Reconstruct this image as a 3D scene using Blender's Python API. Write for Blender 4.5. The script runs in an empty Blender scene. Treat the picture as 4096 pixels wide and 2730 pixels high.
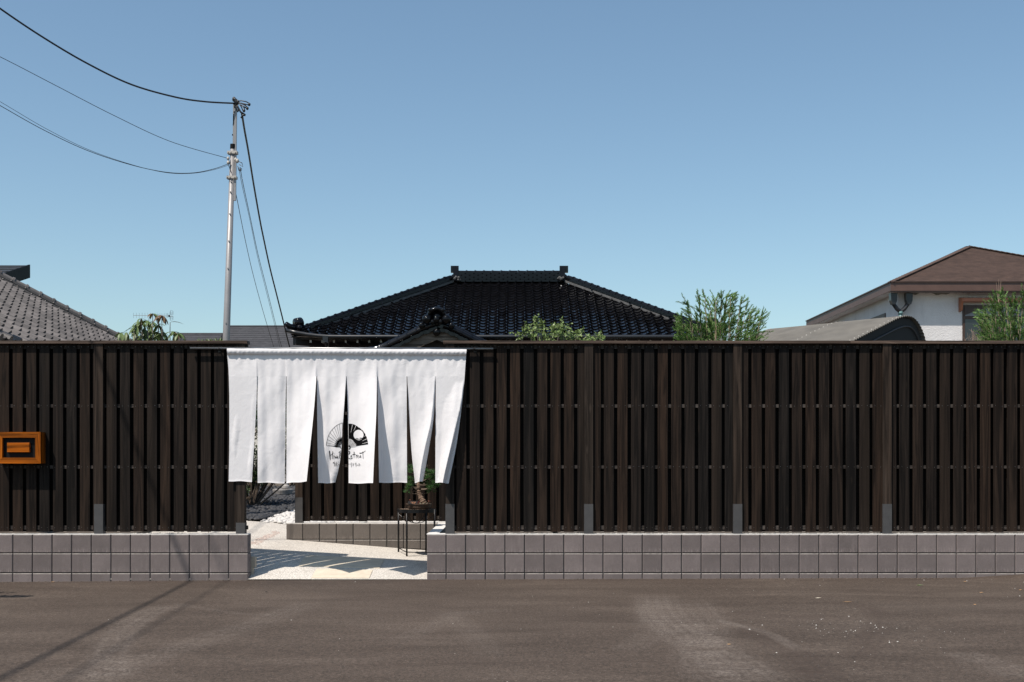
import bpy, bmesh, math, random
import numpy as np
from mathutils import Vector, Matrix, Quaternion
from mathutils.noise import noise as noise3

random.seed(7)
rng = np.random.default_rng(7)
scene = bpy.context.scene
COL = scene.collection

# ------------------------------------------------------------------ camera, sky, sun
EYE, DIST, F = 1.24, 12.0, 4710.0          # eye height, metres from wall, focal length in photo pixels
cam_d = bpy.data.cameras.new('camera')
cam = bpy.data.objects.new('camera', cam_d)
COL.objects.link(cam)
cam.location = (0, -DIST, EYE)
cam.rotation_euler = (math.pi / 2, 0, 0)
cam_d.sensor_width = 36.0
cam_d.lens = 36.0 * F / 4096.0
cam_d.shift_y = 467.0 / 4096.0
cam_d.clip_start = 0.1
cam_d.clip_end = 3000
scene.camera = cam

SUN = Vector((0.385, 0.45, -1.0)).normalized()      # direction the light travels
sun_el = math.asin(-SUN.z)
sun_rot = math.atan2(-SUN.x, -SUN.y)
world = bpy.data.worlds.new('World')
scene.world = world
world.use_nodes = True
wn = world.node_tree.nodes
wl = world.node_tree.links
wn.clear()
wo = wn.new('ShaderNodeOutputWorld')
wb = wn.new('ShaderNodeBackground')
ws = wn.new('ShaderNodeTexSky')
ws.sky_type = 'NISHITA'
ws.sun_disc = False
ws.sun_elevation = sun_el
ws.sun_rotation = sun_rot
ws.altitude = 0
ws.air_density = 1.0
ws.dust_density = 1.0
ws.ozone_density = 0.25
wb.inputs['Strength'].default_value = 0.115
wt = wn.new('ShaderNodeMix'); wt.data_type = 'RGBA'; wt.blend_type = 'MULTIPLY'
wt.inputs[0].default_value = 1.0
wt.inputs[7].default_value = (0.915, 1.025, 1.01, 1.0)
wl.new(ws.outputs[0], wt.inputs[6])
wl.new(wt.outputs[2], wb.inputs['Color'])
wl.new(wb.outputs[0], wo.inputs['Surface'])

sun_d = bpy.data.lights.new('sun', 'SUN')
sun_d.energy = 5.0
sun_d.angle = math.radians(0.53)
sun_d.color = (1.0, 0.92, 0.835)
sun_o = bpy.data.objects.new('sun', sun_d)
COL.objects.link(sun_o)
sun_o.location = (-20, -25, 50)
sun_o.rotation_euler = SUN.to_track_quat('-Z', 'Y').to_euler()

scene.view_settings.view_transform = 'Standard'
scene.view_settings.look = 'None'
scene.view_settings.gamma = 1.0
scene.view_settings.exposure = 0.25
scene.view_settings.use_curve_mapping = False

# ------------------------------------------------------------------ helpers
def W(px, py, y):
    """photo pixel (4096 wide) at depth y -> world point"""
    d = DIST + y
    return Vector(((px - 2048.0) / F * d, y, EYE + (1832.0 - py) / F * d))

def G(px, py, z=0.0):
    d = (EYE - z) * F / (py - 1832.0)
    return Vector(((px - 2048.0) / F * d, d - DIST, z))

def wloc(o):
    v = Vector((0, 0, 0))
    while o is not None:
        v += o.matrix_basis.translation
        o = o.parent
    return v

class MB:
    def __init__(self):
        self.v = []
        self.f = []
    def box(self, x0, x1, y0, y1, z0, z1):
        b = len(self.v)
        self.v += [(x0, y0, z0), (x1, y0, z0), (x1, y1, z0), (x0, y1, z0), (x0, y0, z1), (x1, y0, z1), (x1, y1, z1), (x0, y1, z1)]
        self.f += [(b, b + 3, b + 2, b + 1), (b + 4, b + 5, b + 6, b + 7), (b, b + 1, b + 5, b + 4), (b + 1, b + 2, b + 6, b + 5), (b + 2, b + 3, b + 7, b + 6), (b + 3, b, b + 4, b + 7)]
        return self
    def obox(self, c, ax, ay, az, hx, hy, hz):
        b = len(self.v)
        c = Vector(c)
        for sz in (-1, 1):
            for sx, sy in ((-1, -1), (1, -1), (1, 1), (-1, 1)):
                self.v.append(tuple(c + ax * hx * sx + ay * hy * sy + az * hz * sz))
        self.f += [(b, b + 3, b + 2, b + 1), (b + 4, b + 5, b + 6, b + 7), (b, b + 1, b + 5, b + 4), (b + 1, b + 2, b + 6, b + 5), (b + 2, b + 3, b + 7, b + 6), (b + 3, b, b + 4, b + 7)]
        return self
    def poly(self, pts):
        b = len(self.v)
        self.v += [tuple(p) for p in pts]
        self.f.append(tuple(range(b, b + len(pts))))
        return self
    def prism(self, pts, d):
        """extrude polygon pts by vector d"""
        b = len(self.v)
        n = len(pts)
        d = Vector(d)
        self.v += [tuple(p) for p in pts] + [tuple(Vector(p) + d) for p in pts]
        self.f.append(tuple(range(b, b + n)))
        self.f.append(tuple(range(b + 2 * n - 1, b + n - 1, -1)))
        for i in range(n):
            j = (i + 1) % n
            self.f.append((b + i, b + n + i, b + n + j, b + j))
        return self
    def tube(self, pts, r, n=6, cap=True):
        pts = [Vector(p) for p in pts]
        rs = r if isinstance(r, (list, tuple)) else [r] * len(pts)
        b = len(self.v)
        t0 = (pts[1] - pts[0]).normalized()
        up = Vector((0, 0, 1)) if abs(t0.z) < 0.9 else Vector((1, 0, 0))
        side = t0.cross(up).normalized()
        for i, p in enumerate(pts):
            t = (pts[min(i + 1, len(pts) - 1)] - pts[max(i - 1, 0)])
            if t.length < 1e-9:
                t = t0
            t.normalize()
            side = (side - t * side.dot(t))
            if side.length < 1e-6:
                side = t.orthogonal()
            side.normalize()
            bi = t.cross(side)
            for k in range(n):
                a = 2 * math.pi * k / n
                self.v.append(tuple(p + (side * math.cos(a) + bi * math.sin(a)) * rs[i]))
        for i in range(len(pts) - 1):
            for k in range(n):
                a, c = b + i * n + k, b + i * n + (k + 1) % n
                self.f.append((a, c, c + n, a + n))
        if cap:
            self.f.append(tuple(b + k for k in range(n))[::-1])
            e = b + (len(pts) - 1) * n
            self.f.append(tuple(e + k for k in range(n)))
        return self
    def lathe(self, c, prof, n=16, sx=1.0, sy=1.0):
        b = len(self.v)
        for r, z in prof:
            for k in range(n):
                a = 2 * math.pi * k / n
                self.v.append((c[0] + r * math.cos(a) * sx, c[1] + r * math.sin(a) * sy, c[2] + z))
        for i in range(len(prof) - 1):
            for k in range(n):
                p, q = b + i * n + k, b + i * n + (k + 1) % n
                self.f.append((p, q, q + n, p + n))
        self.f.append(tuple(b + k for k in range(n))[::-1])
        e = b + (len(prof) - 1) * n
        self.f.append(tuple(e + k for k in range(n)))
        return self
    def ball(self, c, r, n=6, m=4, sx=1, sy=1, sz=1):
        prof = []
        for i in range(m + 1):
            a = -math.pi / 2 + math.pi * i / m
            prof.append((max(0.02 * r, r * math.cos(a)), r * math.sin(a) * sz))
        return self.lathe(c, prof, n, sx, sy)
    def grid(self, P):
        """P: rows x cols of points"""
        b = len(self.v)
        nr, nc = len(P), len(P[0])
        for row in P:
            self.v += [tuple(p) for p in row]
        for i in range(nr - 1):
            for j in range(nc - 1):
                a = b + i * nc + j
                self.f.append((a, a + 1, a + nc + 1, a + nc))
        return self
    def mesh(self, name, mat, off=Vector((0, 0, 0)), smooth=False):
        me = bpy.data.meshes.new(name)
        me.from_pydata([(v[0] - off[0], v[1] - off[1], v[2] - off[2]) for v in self.v], [], self.f)
        if mat:
            me.materials.append(mat)
        if smooth:
            me.polygons.foreach_set('use_smooth', [True] * len(me.polygons))
        me.update()
        return me

def build(name, mb, mat, parent=None, smooth=False, origin=None, stuff=False, label=None, recalc=False):
    if parent is None and origin is None:
        xs = [v[0] for v in mb.v]; ys = [v[1] for v in mb.v]; zs = [v[2] for v in mb.v]
        origin = Vector(((min(xs) + max(xs)) / 2, (min(ys) + max(ys)) / 2, min(zs)))
    off = Vector(origin) if parent is None else wloc(parent)
    me = mb.mesh(name, mat, off, smooth)
    if recalc:
        bm = bmesh.new(); bm.from_mesh(me)
        bmesh.ops.recalc_face_normals(bm, faces=bm.faces)
        bm.to_mesh(me); bm.free()
    o = bpy.data.objects.new(name, me)
    COL.objects.link(o)
    if parent is None:
        o.location = off
    else:
        o.parent = parent
    if stuff:
        o['kind'] = 'stuff'
    if label:
        o['label'] = label
    return o

def inst(name, me, parent, M):
    o = bpy.data.objects.new(name, me)
    COL.objects.link(o)
    off = wloc(parent) if parent else Vector((0, 0, 0))
    if parent:
        o.parent = parent
    o.matrix_basis = Matrix.Translation(-off) @ M
    return o

def tag(o, label, cat, group=None):
    o['label'] = label
    o['category'] = cat
    if group:
        o['group'] = group
    return o

def thing(name, loc, label, cat, group=None):
    o = bpy.data.objects.new(name, None)
    o.empty_display_size = 0.2
    COL.objects.link(o)
    o.location = loc
    return tag(o, label, cat, group)

def structure(name, mb, mat, smooth=False, origin=None):
    o = build(name, mb, mat, None, smooth, origin)
    o['kind'] = 'structure'
    return o

# ------------------------------------------------------------------ materials
def new_mat(name):
    m = bpy.data.materials.new(name)
    m.use_nodes = True
    nt = m.node_tree
    for n in list(nt.nodes):
        nt.nodes.remove(n)
    out = nt.nodes.new('ShaderNodeOutputMaterial')
    b = nt.nodes.new('ShaderNodeBsdfPrincipled')
    nt.links.new(b.outputs[0], out.inputs[0])
    return m, nt, b

def N(nt, t, **kw):
    n = nt.nodes.new(t)
    for k, v in kw.items():
        if k in n.inputs.keys():
            n.inputs[k].default_value = v
        else:
            setattr(n, k, v)
    return n

def ramp(nt, fac, stops):
    r = nt.nodes.new('ShaderNodeValToRGB')
    el = r.color_ramp.elements
    el[0].position, el[0].color = stops[0][0], (*stops[0][1], 1)
    el[1].position, el[1].color = stops[1][0], (*stops[1][1], 1)
    for p, c in stops[2:]:
        e = el.new(p)
        e.color = (*c, 1)
    nt.links.new(fac, r.inputs[0])
    return r.outputs[0]

def mul(c, k):
    return tuple(min(1.0, x * k) for x in c)

def mix(nt, fac, a, b, mode='MIX'):
    m = nt.nodes.new('ShaderNodeMix')
    m.data_type = 'RGBA'
    m.blend_type = mode
    for s, i in ((fac, 0), (a, 6), (b, 7)):
        if isinstance(s, (int, float)):
            m.inputs[i].default_value = s
        elif isinstance(s, tuple):
            m.inputs[i].default_value = (*s, 1)
        else:
            nt.links.new(s, m.inputs[i])
    return m.outputs[2]

def math_n(nt, op, a, b=None, c=None, clamp=False):
    m = nt.nodes.new('ShaderNodeMath')
    m.operation = op
    m.use_clamp = clamp
    for i, s in enumerate((a, b, c)):
        if s is None:
            continue
        if isinstance(s, (int, float)):
            m.inputs[i].default_value = s
        else:
            nt.links.new(s, m.inputs[i])
    return m.outputs[0]

def coords(nt, scale=(1, 1, 1), rand=True, kind='Object'):
    tc = nt.nodes.new('ShaderNodeTexCoord')
    mp = nt.nodes.new('ShaderNodeMapping')
    mp.inputs['Scale'].default_value = scale
    nt.links.new(tc.outputs[kind], mp.inputs['Vector'])
    if rand:
        oi = nt.nodes.new('ShaderNodeObjectInfo')
        k = math_n(nt, 'MULTIPLY', oi.outputs['Random'], 57.0)
        cv = nt.nodes.new('ShaderNodeCombineXYZ')
        for i in range(3):
            nt.links.new(k, cv.inputs[i])
        nt.links.new(cv.outputs[0], mp.inputs['Location'])
    return mp.outputs[0]

def noise(nt, vec, scale, detail=4, rough=0.55, dist=0.0):
    n = nt.nodes.new('ShaderNodeTexNoise')
    n.inputs['Scale'].default_value = scale
    n.inputs['Detail'].default_value = detail
    n.inputs['Roughness'].default_value = rough
    n.inputs['Distortion'].default_value = dist
    nt.links.new(vec, n.inputs['Vector'])
    return n.outputs[0]

def bump(nt, b, h, strength=0.3, dist=0.01, prev=None):
    n = nt.nodes.new('ShaderNodeBump')
    n.inputs['Strength'].default_value = strength
    n.inputs['Distance'].default_value = dist
    nt.links.new(h, n.inputs['Height'])
    if prev is not None:
        nt.links.new(prev, n.inputs['Normal'])
    nt.links.new(n.outputs[0], b.inputs['Normal'])
    return n.outputs[0]

def simple(name, col, rough=0.6, var=0.25, nscale=6.0, bmp=0.0, bscale=40.0, metal=0.0, objvar=0.0, spec=0.5, kind='Object'):
    m, nt, b = new_mat(name)
    v = coords(nt, kind=kind)
    n = noise(nt, v, nscale, 5)
    c = ramp(nt, n, [(0.3, mul(col, 1 - var)), (0.7, mul(col, 1 + var))])
    if objvar:
        oi = nt.nodes.new('ShaderNodeObjectInfo')
        k = math_n(nt, 'MULTIPLY_ADD', oi.outputs['Random'], 2 * objvar, 1 - objvar)
        vm = nt.nodes.new('ShaderNodeVectorMath'); vm.operation = 'SCALE'
        nt.links.new(c, vm.inputs[0]); nt.links.new(k, vm.inputs['Scale'])
        c = vm.outputs[0]
    nt.links.new(c, b.inputs['Base Color'])
    b.inputs['Roughness'].default_value = rough
    b.inputs['Metallic'].default_value = metal
    b.inputs['Specular IOR Level'].default_value = spec
    if bmp:
        bump(nt, b, noise(nt, v, bscale, 4), bmp)
    return m

def wood(name, dark, brown, pale, rough=0.65, gscale=1.0, axis='z', objmix=True, greyfac=0.5, spec=0.12):
    m, nt, b = new_mat(name)
    sc = {'z': (26 * gscale, 26 * gscale, 0.9 * gscale), 'x': (0.9 * gscale, 26 * gscale, 26 * gscale), 'y': (26 * gscale, 0.9 * gscale, 26 * gscale)}[axis]
    v = coords(nt, sc)
    g1 = noise(nt, v, 1.0, 6, 0.6, 1.2)
    v2 = coords(nt, tuple(s * 0.22 for s in sc))
    g2 = noise(nt, v2, 1.0, 3, 0.5, 0.6)
    oi = nt.nodes.new('ShaderNodeObjectInfo')
    base = mix(nt, oi.outputs['Random'] if objmix else 0.5, dark, brown)
    streak = ramp(nt, g1, [(0.40, (0.42,) * 3), (0.64, (1.75,) * 3)])
    c = mix(nt, 1.0, base, streak, 'MULTIPLY')
    k = ramp(nt, g2, [(0.55, (0, 0, 0)), (0.78, (greyfac,) * 3)])
    c = mix(nt, k, c, pale)
    # knots
    v3 = coords(nt, (9, 9, 2.2) if axis == 'z' else (2.2, 9, 9))
    vo = nt.nodes.new('ShaderNodeTexVoronoi')
    vo.inputs['Scale'].default_value = 1.0
    nt.links.new(v3, vo.inputs['Vector'])
    kn = ramp(nt, vo.outputs['Distance'], [(0.05, (1, 1, 1)), (0.14, (0, 0, 0))])
    c = mix(nt, math_n(nt, 'MULTIPLY', kn, 0.55), c, mul(pale, 0.7))
    nt.links.new(c, b.inputs['Base Color'])
    b.inputs['Roughness'].default_value = rough
    b.inputs['Specular IOR Level'].default_value = spec
    bump(nt, b, g1, 0.25, 0.004)
    return m

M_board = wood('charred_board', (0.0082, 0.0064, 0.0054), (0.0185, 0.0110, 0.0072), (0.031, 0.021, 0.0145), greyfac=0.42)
M_back = wood('charred_board_shaded', (0.004, 0.0036, 0.0034), (0.007, 0.005, 0.004), (0.012, 0.010, 0.009), greyfac=0.2)  # darker copy of the board wood; gap shade is put into its colour
M_post = wood('weathered_post', (0.019, 0.0140, 0.0108), (0.028, 0.0195, 0.0145), (0.075, 0.056, 0.044), greyfac=0.6)
M_rail = wood('rail_wood', (0.034, 0.028, 0.025), (0.050, 0.042, 0.037), (0.08, 0.07, 0.064), axis='x')
M_cap = wood('cap_wood', (0.060, 0.043, 0.034), (0.085, 0.060, 0.047), (0.13, 0.10, 0.082), axis='x')
M_sleeve = simple('post_sleeve_steel', (0.052, 0.050, 0.050), 0.5, 0.12, 14, 0.05, 80)
M_nail = simple('nail_steel', (0.22, 0.22, 0.22), 0.3, 0.1, metal=0.6)
M_signwood = wood('varnished_wood', (0.235, 0.058, 0.0035), (0.28, 0.073, 0.005), (0.34, 0.098, 0.009), rough=0.3, gscale=0.7, axis='x', greyfac=0.4)
M_signwood_v = wood('varnished_wood_upright', (0.235, 0.058, 0.0035), (0.28, 0.073, 0.005), (0.34, 0.098, 0.009), rough=0.3, gscale=0.7, axis='z', greyfac=0.4)
M_black = simple('black_board', (0.005, 0.005, 0.006), 0.6, 0.2, spec=0.15)
M_iron = simple('black_iron', (0.006, 0.006, 0.007), 0.4, 0.2, spec=0.3)
M_steelpole = simple('galvanised_steel', (0.25, 0.245, 0.245), 0.42, 0.10, 3.0, 0.03, 30, metal=0.15)
M_clamp = simple('clamp_plastic', (0.40, 0.375, 0.34), 0.5, 0.1)
M_cable = simple('black_cable', (0.012, 0.013, 0.016), 0.4, 0.2)
M_mortar = simple('mortar', (0.10, 0.095, 0.09), 0.9, 0.18, 12, 0.15, 90)
M_coping = simple('mortar_top_lit', (0.60, 0.58, 0.55), 0.9, 0.10, 12, 0.15, 90)  # pale mortar; sunlit block tops are painted lighter with it
M_tile = simple('glazed_black_tile', (0.0045, 0.0045, 0.0055), 0.09, 0.3, 5, 0.03, 14, objvar=0.35, spec=0.24)
M_greytile = simple('smoked_grey_tile', (0.092, 0.083, 0.079), 0.55, 0.25, 7, 0.06, 30, objvar=0.35)
M_plaster = simple('roof_plaster', (0.085, 0.085, 0.085), 0.9, 0.3, 9, 0.1, 50)
M_darkwood = simple('dark_eave_wood', (0.020, 0.015, 0.012), 0.7, 0.3)
M_bargewood = wood('barge_wood', (0.10, 0.085, 0.07), (0.13, 0.11, 0.09), (0.18, 0.16, 0.14), axis='x')
M_palewood = simple('pale_rafter_end', (0.5, 0.48, 0.43), 0.8, 0.15)
M_white = simple('house_plaster', (0.62, 0.60, 0.55), 0.9, 0.12, 3)
M_gutter = simple('gutter_black', (0.014, 0.015, 0.017), 0.3, 0.2)
M_brown_gutter = simple('brown_gutter', (0.10, 0.045, 0.028), 0.4, 0.2)
M_fascia = simple('brown_fascia', (0.094, 0.053, 0.041), 0.5, 0.12, 4)
M_copper = simple('copper_brown_hood', (0.31, 0.112, 0.055), 0.45, 0.12, 5)
M_green_pipe = simple('verdigris_pipe', (0.10, 0.19, 0.19), 0.6, 0.2, 14)
M_window_brown = simple('brown_window_frame', (0.05, 0.028, 0.02), 0.5, 0.2)
M_curtain = simple('net_curtain', (0.20, 0.21, 0.22), 0.9, 0.25, 12)
M_slate = simple('slate_roof', (0.052, 0.056, 0.066), 0.6, 0.4, 2.2, 0.1, 40)
M_blackmetal = simple('black_metal_roof', (0.035, 0.037, 0.04), 0.45, 0.15)
M_corr = simple('corrugated_sheet', (0.105, 0.098, 0.086), 0.7, 0.22, 2.5, 0.05, 60)
M_shedin = simple('shed_inside', (0.010, 0.010, 0.010), 0.8, 0.2)
M_bark = simple('bark', (0.10, 0.075, 0.055), 0.9, 0.35, 20, 0.4, 60)
M_palebark = simple('pale_bark', (0.26, 0.19, 0.14), 0.9, 0.3, 20)
M_greybark = simple('grey_twig', (0.22, 0.19, 0.165), 0.9, 0.25, 20)
M_stone = simple('grey_granite', (0.30, 0.285, 0.27), 0.9, 0.35, 18, 0.3, 90)
M_soil = simple('garden_soil', (0.085, 0.07, 0.055), 0.95, 0.3, 9, 0.5, 40)
M_terrain = simple('terrain', (0.10, 0.095, 0.075), 0.95, 0.3, 0.4)
M_darkpebble = simple('dark_pebble_shaded', (0.030, 0.031, 0.035), 0.75, 0.4, 16, 0.1, 60)  # dark gravel, lowered further to hold tree shade in its colour
M_whitepebble = simple('white_pebble', (0.52, 0.50, 0.475), 0.8, 0.12, 16)
M_pinkpebble = simple('red_pebble', (0.40, 0.325, 0.285), 0.8, 0.3, 20)
M_slab = simple('beige_slab', (0.53, 0.46, 0.36), 0.85, 0.10, 9, 0.08, 90)
M_beigeblock = simple('beige_concrete', (0.42, 0.37, 0.30), 0.9, 0.15, 12, 0.1, 60)
M_pot = simple('brown_pot', (0.085, 0.055, 0.04), 0.45, 0.2, 12)
M_redleaf = simple('red_leaf', (0.16, 0.035, 0.02), 0.6, 0.3)
M_orange = simple('orange_letters', (0.42, 0.17, 0.06), 0.6, 0.1)
M_deadleaf = simple('dry_leaf', (0.34, 0.20, 0.09), 0.8, 0.3, 20, objvar=0.4)
M_chip = simple('stone_chips', (0.42, 0.40, 0.37), 0.8, 0.25, 30)
M_ink = simple('black_ink', (0.004, 0.004, 0.0045), 0.9, 0.1, spec=0.05)

def leafmat(name, a, b_, rough=0.45, trans=0.18, nscale=8.0):
    m, nt, b = new_mat(name)
    v = coords(nt)
    n = noise(nt, v, nscale, 3)
    n2 = noise(nt, v, nscale * 7, 2)
    c = ramp(nt, math_n(nt, 'ADD', math_n(nt, 'MULTIPLY', n, 0.55), math_n(nt, 'MULTIPLY', n2, 0.45)), [(0.36, a), (0.64, b_)])
    nt.links.new(c, b.inputs['Base Color'])
    b.inputs['Roughness'].default_value = rough
    out = [x for x in nt.nodes if x.type == 'OUTPUT_MATERIAL'][0]
    t = nt.nodes.new('ShaderNodeBsdfTranslucent')
    nt.links.new(c, t.inputs[0])
    mx = nt.nodes.new('ShaderNodeMixShader')
    mx.inputs[0].default_value = trans
    nt.links.new(b.outputs[0], mx.inputs[1])
    nt.links.new(t.outputs[0], mx.inputs[2])
    nt.links.new(mx.outputs[0], out.inputs[0])
    return m

M_leaf_con = leafmat('conifer_leaf', (0.070, 0.160, 0.028), (0.155, 0.285, 0.064), 0.55)
M_leaf_small = leafmat('small_leaf', (0.095, 0.155, 0.032), (0.19, 0.26, 0.085), 0.4)
M_leaf_big = leafmat('glossy_leaf', (0.060, 0.11, 0.028), (0.12, 0.165, 0.05), 0.5, 0.15)
M_leaf_rust = leafmat('rusty_leaf', (0.12, 0.060, 0.025), (0.17, 0.11, 0.05), 0.4, 0.15)
M_leaf_dark = leafmat('dark_leaf', (0.022, 0.045, 0.012), (0.06, 0.10, 0.028), 0.4)
M_needle = leafmat('pine_needle', (0.030, 0.095, 0.020), (0.075, 0.17, 0.045), 0.45, 0.12, 20)

# cloth
def cloth_mat():
    m, nt, b = new_mat('white_cotton')
    v = coords(nt, rand=False)
    n = noise(nt, v, 2.2, 3)
    c = ramp(nt, n, [(0.3, (0.70, 0.682, 0.688)), (0.7, (0.73, 0.712, 0.716))])
    nt.links.new(c, b.inputs['Base Color'])
    b.inputs['Roughness'].default_value = 0.9
    b.inputs['Specular IOR Level'].default_value = 0.15
    w1 = noise(nt, v, 7.0, 5, 0.55, 1.2)
    w2 = noise(nt, v, 55.0, 3, 0.6)
    h = math_n(nt, 'ADD', w1, math_n(nt, 'MULTIPLY', w2, 0.25))
    bump(nt, b, h, 0.20, 0.02)
    out = [x for x in nt.nodes if x.type == 'OUTPUT_MATERIAL'][0]
    t = nt.nodes.new('ShaderNodeBsdfTranslucent')
    t.inputs[0].default_value = (0.8, 0.78, 0.79, 1)
    mx = nt.nodes.new('ShaderNodeMixShader')
    mx.inputs[0].default_value = 0.07
    nt.links.new(b.outputs[0], mx.inputs[1])
    nt.links.new(t.outputs[0], mx.inputs[2])
    nt.links.new(mx.outputs[0], out.inputs[0])
    return m
M_cloth = cloth_mat()

def block_mat(name, base, axis=0, stain=0.35):
    m, nt, b = new_mat(name)
    tc = nt.nodes.new('ShaderNodeTexCoord')
    sx = nt.nodes.new('ShaderNodeSeparateXYZ')
    nt.links.new(tc.outputs['Object'], sx.inputs[0])
    v = coords(nt)
    wob = noise(nt, v, 30, 3)
    ph = math_n(nt, 'ADD', math_n(nt, 'MULTIPLY', sx.outputs[axis], 2 * math.pi / 0.0105), math_n(nt, 'MULTIPLY', wob, 1.2))
    rib = math_n(nt, 'SINE', ph)
    n1 = noise(nt, v, 4.0, 5, 0.6)
    n2 = noise(nt, v, 120.0, 3, 0.6)
    oi = nt.nodes.new('ShaderNodeObjectInfo')
    c = ramp(nt, n1, [(0.3, mul(base, 0.86)), (0.72, mul(base, 1.13))])
    k = math_n(nt, 'MULTIPLY_ADD', oi.outputs['Random'], 0.26, 0.86)
    k = math_n(nt, 'MULTIPLY', k, math_n(nt, 'MULTIPLY_ADD', rib, 0.10, 1.0))
    k = math_n(nt, 'MULTIPLY', k, math_n(nt, 'MULTIPLY_ADD', n2, 0.5, 0.75))
    vm = nt.nodes.new('ShaderNodeVectorMath'); vm.operation = 'SCALE'
    nt.links.new(c, vm.inputs[0]); nt.links.new(k, vm.inputs['Scale'])
    vs = coords(nt, (5, 5, 1.4))
    st = noise(nt, vs, 2.0, 5, 0.65)
    sf = ramp(nt, st, [(0.56, (0, 0, 0)), (0.80, (stain,) * 3)])
    c2 = mix(nt, sf, vm.outputs[0], mul(base, 1.75))
    low = math_n(nt, 'SUBTRACT', 1.0, math_n(nt, 'MULTIPLY', sx.outputs[2], 16.0), clamp=True)
    fl = noise(nt, coords(nt, (30, 30, 6)), 2.5, 4, 0.7)
    lf_ = math_n(nt, 'MULTIPLY', low, ramp(nt, fl, [(0.48, (0, 0, 0)), (0.70, (0.75,) * 3)]))
    c2 = mix(nt, lf_, c2, mul(base, 2.0))
    nt.links.new(c2, b.inputs['Base Color'])
    b.inputs['Roughness'].default_value = 0.92
    h = math_n(nt, 'ADD', rib, math_n(nt, 'MULTIPLY', n2, 1.2))
    bump(nt, b, h, 0.55, 0.003)
    return m
M_block = block_mat('ribbed_block', (0.164, 0.135, 0.129))
M_block_in = block_mat('ribbed_block_brown', (0.128, 0.110, 0.097))
M_block_side = block_mat('ribbed_block_return', (0.164, 0.135, 0.129), axis=1)

def stucco_mat():
    m, nt, b = new_mat('white_stucco')
    v = coords(nt, rand=False)
    n = noise(nt, v, 1.2, 5, 0.65)
    c = ramp(nt, n, [(0.3, (0.56, 0.54, 0.53)), (0.7, (0.66, 0.64, 0.63))])
    vs = coords(nt, (1.5, 1.5, 0.28), rand=False)
    s = ramp(nt, noise(nt, vs, 3.0, 6, 0.7), [(0.56, (0, 0, 0)), (0.85, (0.55,) * 3)])
    c = mix(nt, s, c, (0.33, 0.32, 0.31))
    nt.links.new(c, b.inputs['Base Color'])
    b.inputs['Roughness'].default_value = 0.95
    bump(nt, b, noise(nt, v, 28, 4, 0.6), 0.8, 0.02)
    return m
M_stucco = stucco_mat()

def shingle_mat(name, a, b_, w=0.3, h=0.14):
    m, nt, b = new_mat(name)
    v = coords(nt, rand=False)
    vw = coords(nt, (2.6, 2.6, 7), rand=False)
    n = noise(nt, vw, 1.3, 6, 0.7)
    n2 = noise(nt, v, 40, 3, 0.6)
    c = ramp(nt, math_n(nt, 'ADD', math_n(nt, 'MULTIPLY', n, 0.7), math_n(nt, 'MULTIPLY', n2, 0.3)), [(0.35, a), (0.66, b_)])
    nt.links.new(c, b.inputs['Base Color'])
    b.inputs['Roughness'].default_value = 0.9
    bump(nt, b, n2, 0.4, 0.01)
    return m
M_shingle = shingle_mat('brown_shingle', (0.040, 0.023, 0.017), (0.088, 0.052, 0.039))
M_slateroof = shingle_mat('dark_slate', (0.024, 0.025, 0.029), (0.058, 0.058, 0.064))

def path_mat():
    m, nt, b = new_mat('washed_aggregate')
    v = coords(nt, rand=False)
    vo = nt.nodes.new('ShaderNodeTexVoronoi')
    vo.inputs['Scale'].default_value = 140
    nt.links.new(v, vo.inputs['Vector'])
    sp = nt.nodes.new('ShaderNodeSeparateColor')
    nt.links.new(vo.outputs['Color'], sp.inputs[0])
    c = ramp(nt, sp.outputs[0], [(0.0, (0.29, 0.265, 0.235)), (0.35, (0.46, 0.425, 0.375)), (0.75, (0.56, 0.52, 0.465)), (1.0, (0.68, 0.64, 0.585))])
    n = noise(nt, v, 2.5, 5)
    c = mix(nt, 1.0, c, ramp(nt, n, [(0.3, (0.88,) * 3), (0.7, (1.06,) * 3)]), 'MULTIPLY')
    nt.links.new(c, b.inputs['Base Color'])
    b.inputs['Roughness'].default_value = 0.85
    bump(nt, b, vo.outputs['Distance'], 0.5, 0.006).node.invert = True
    return m
M_path = path_mat()

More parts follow.
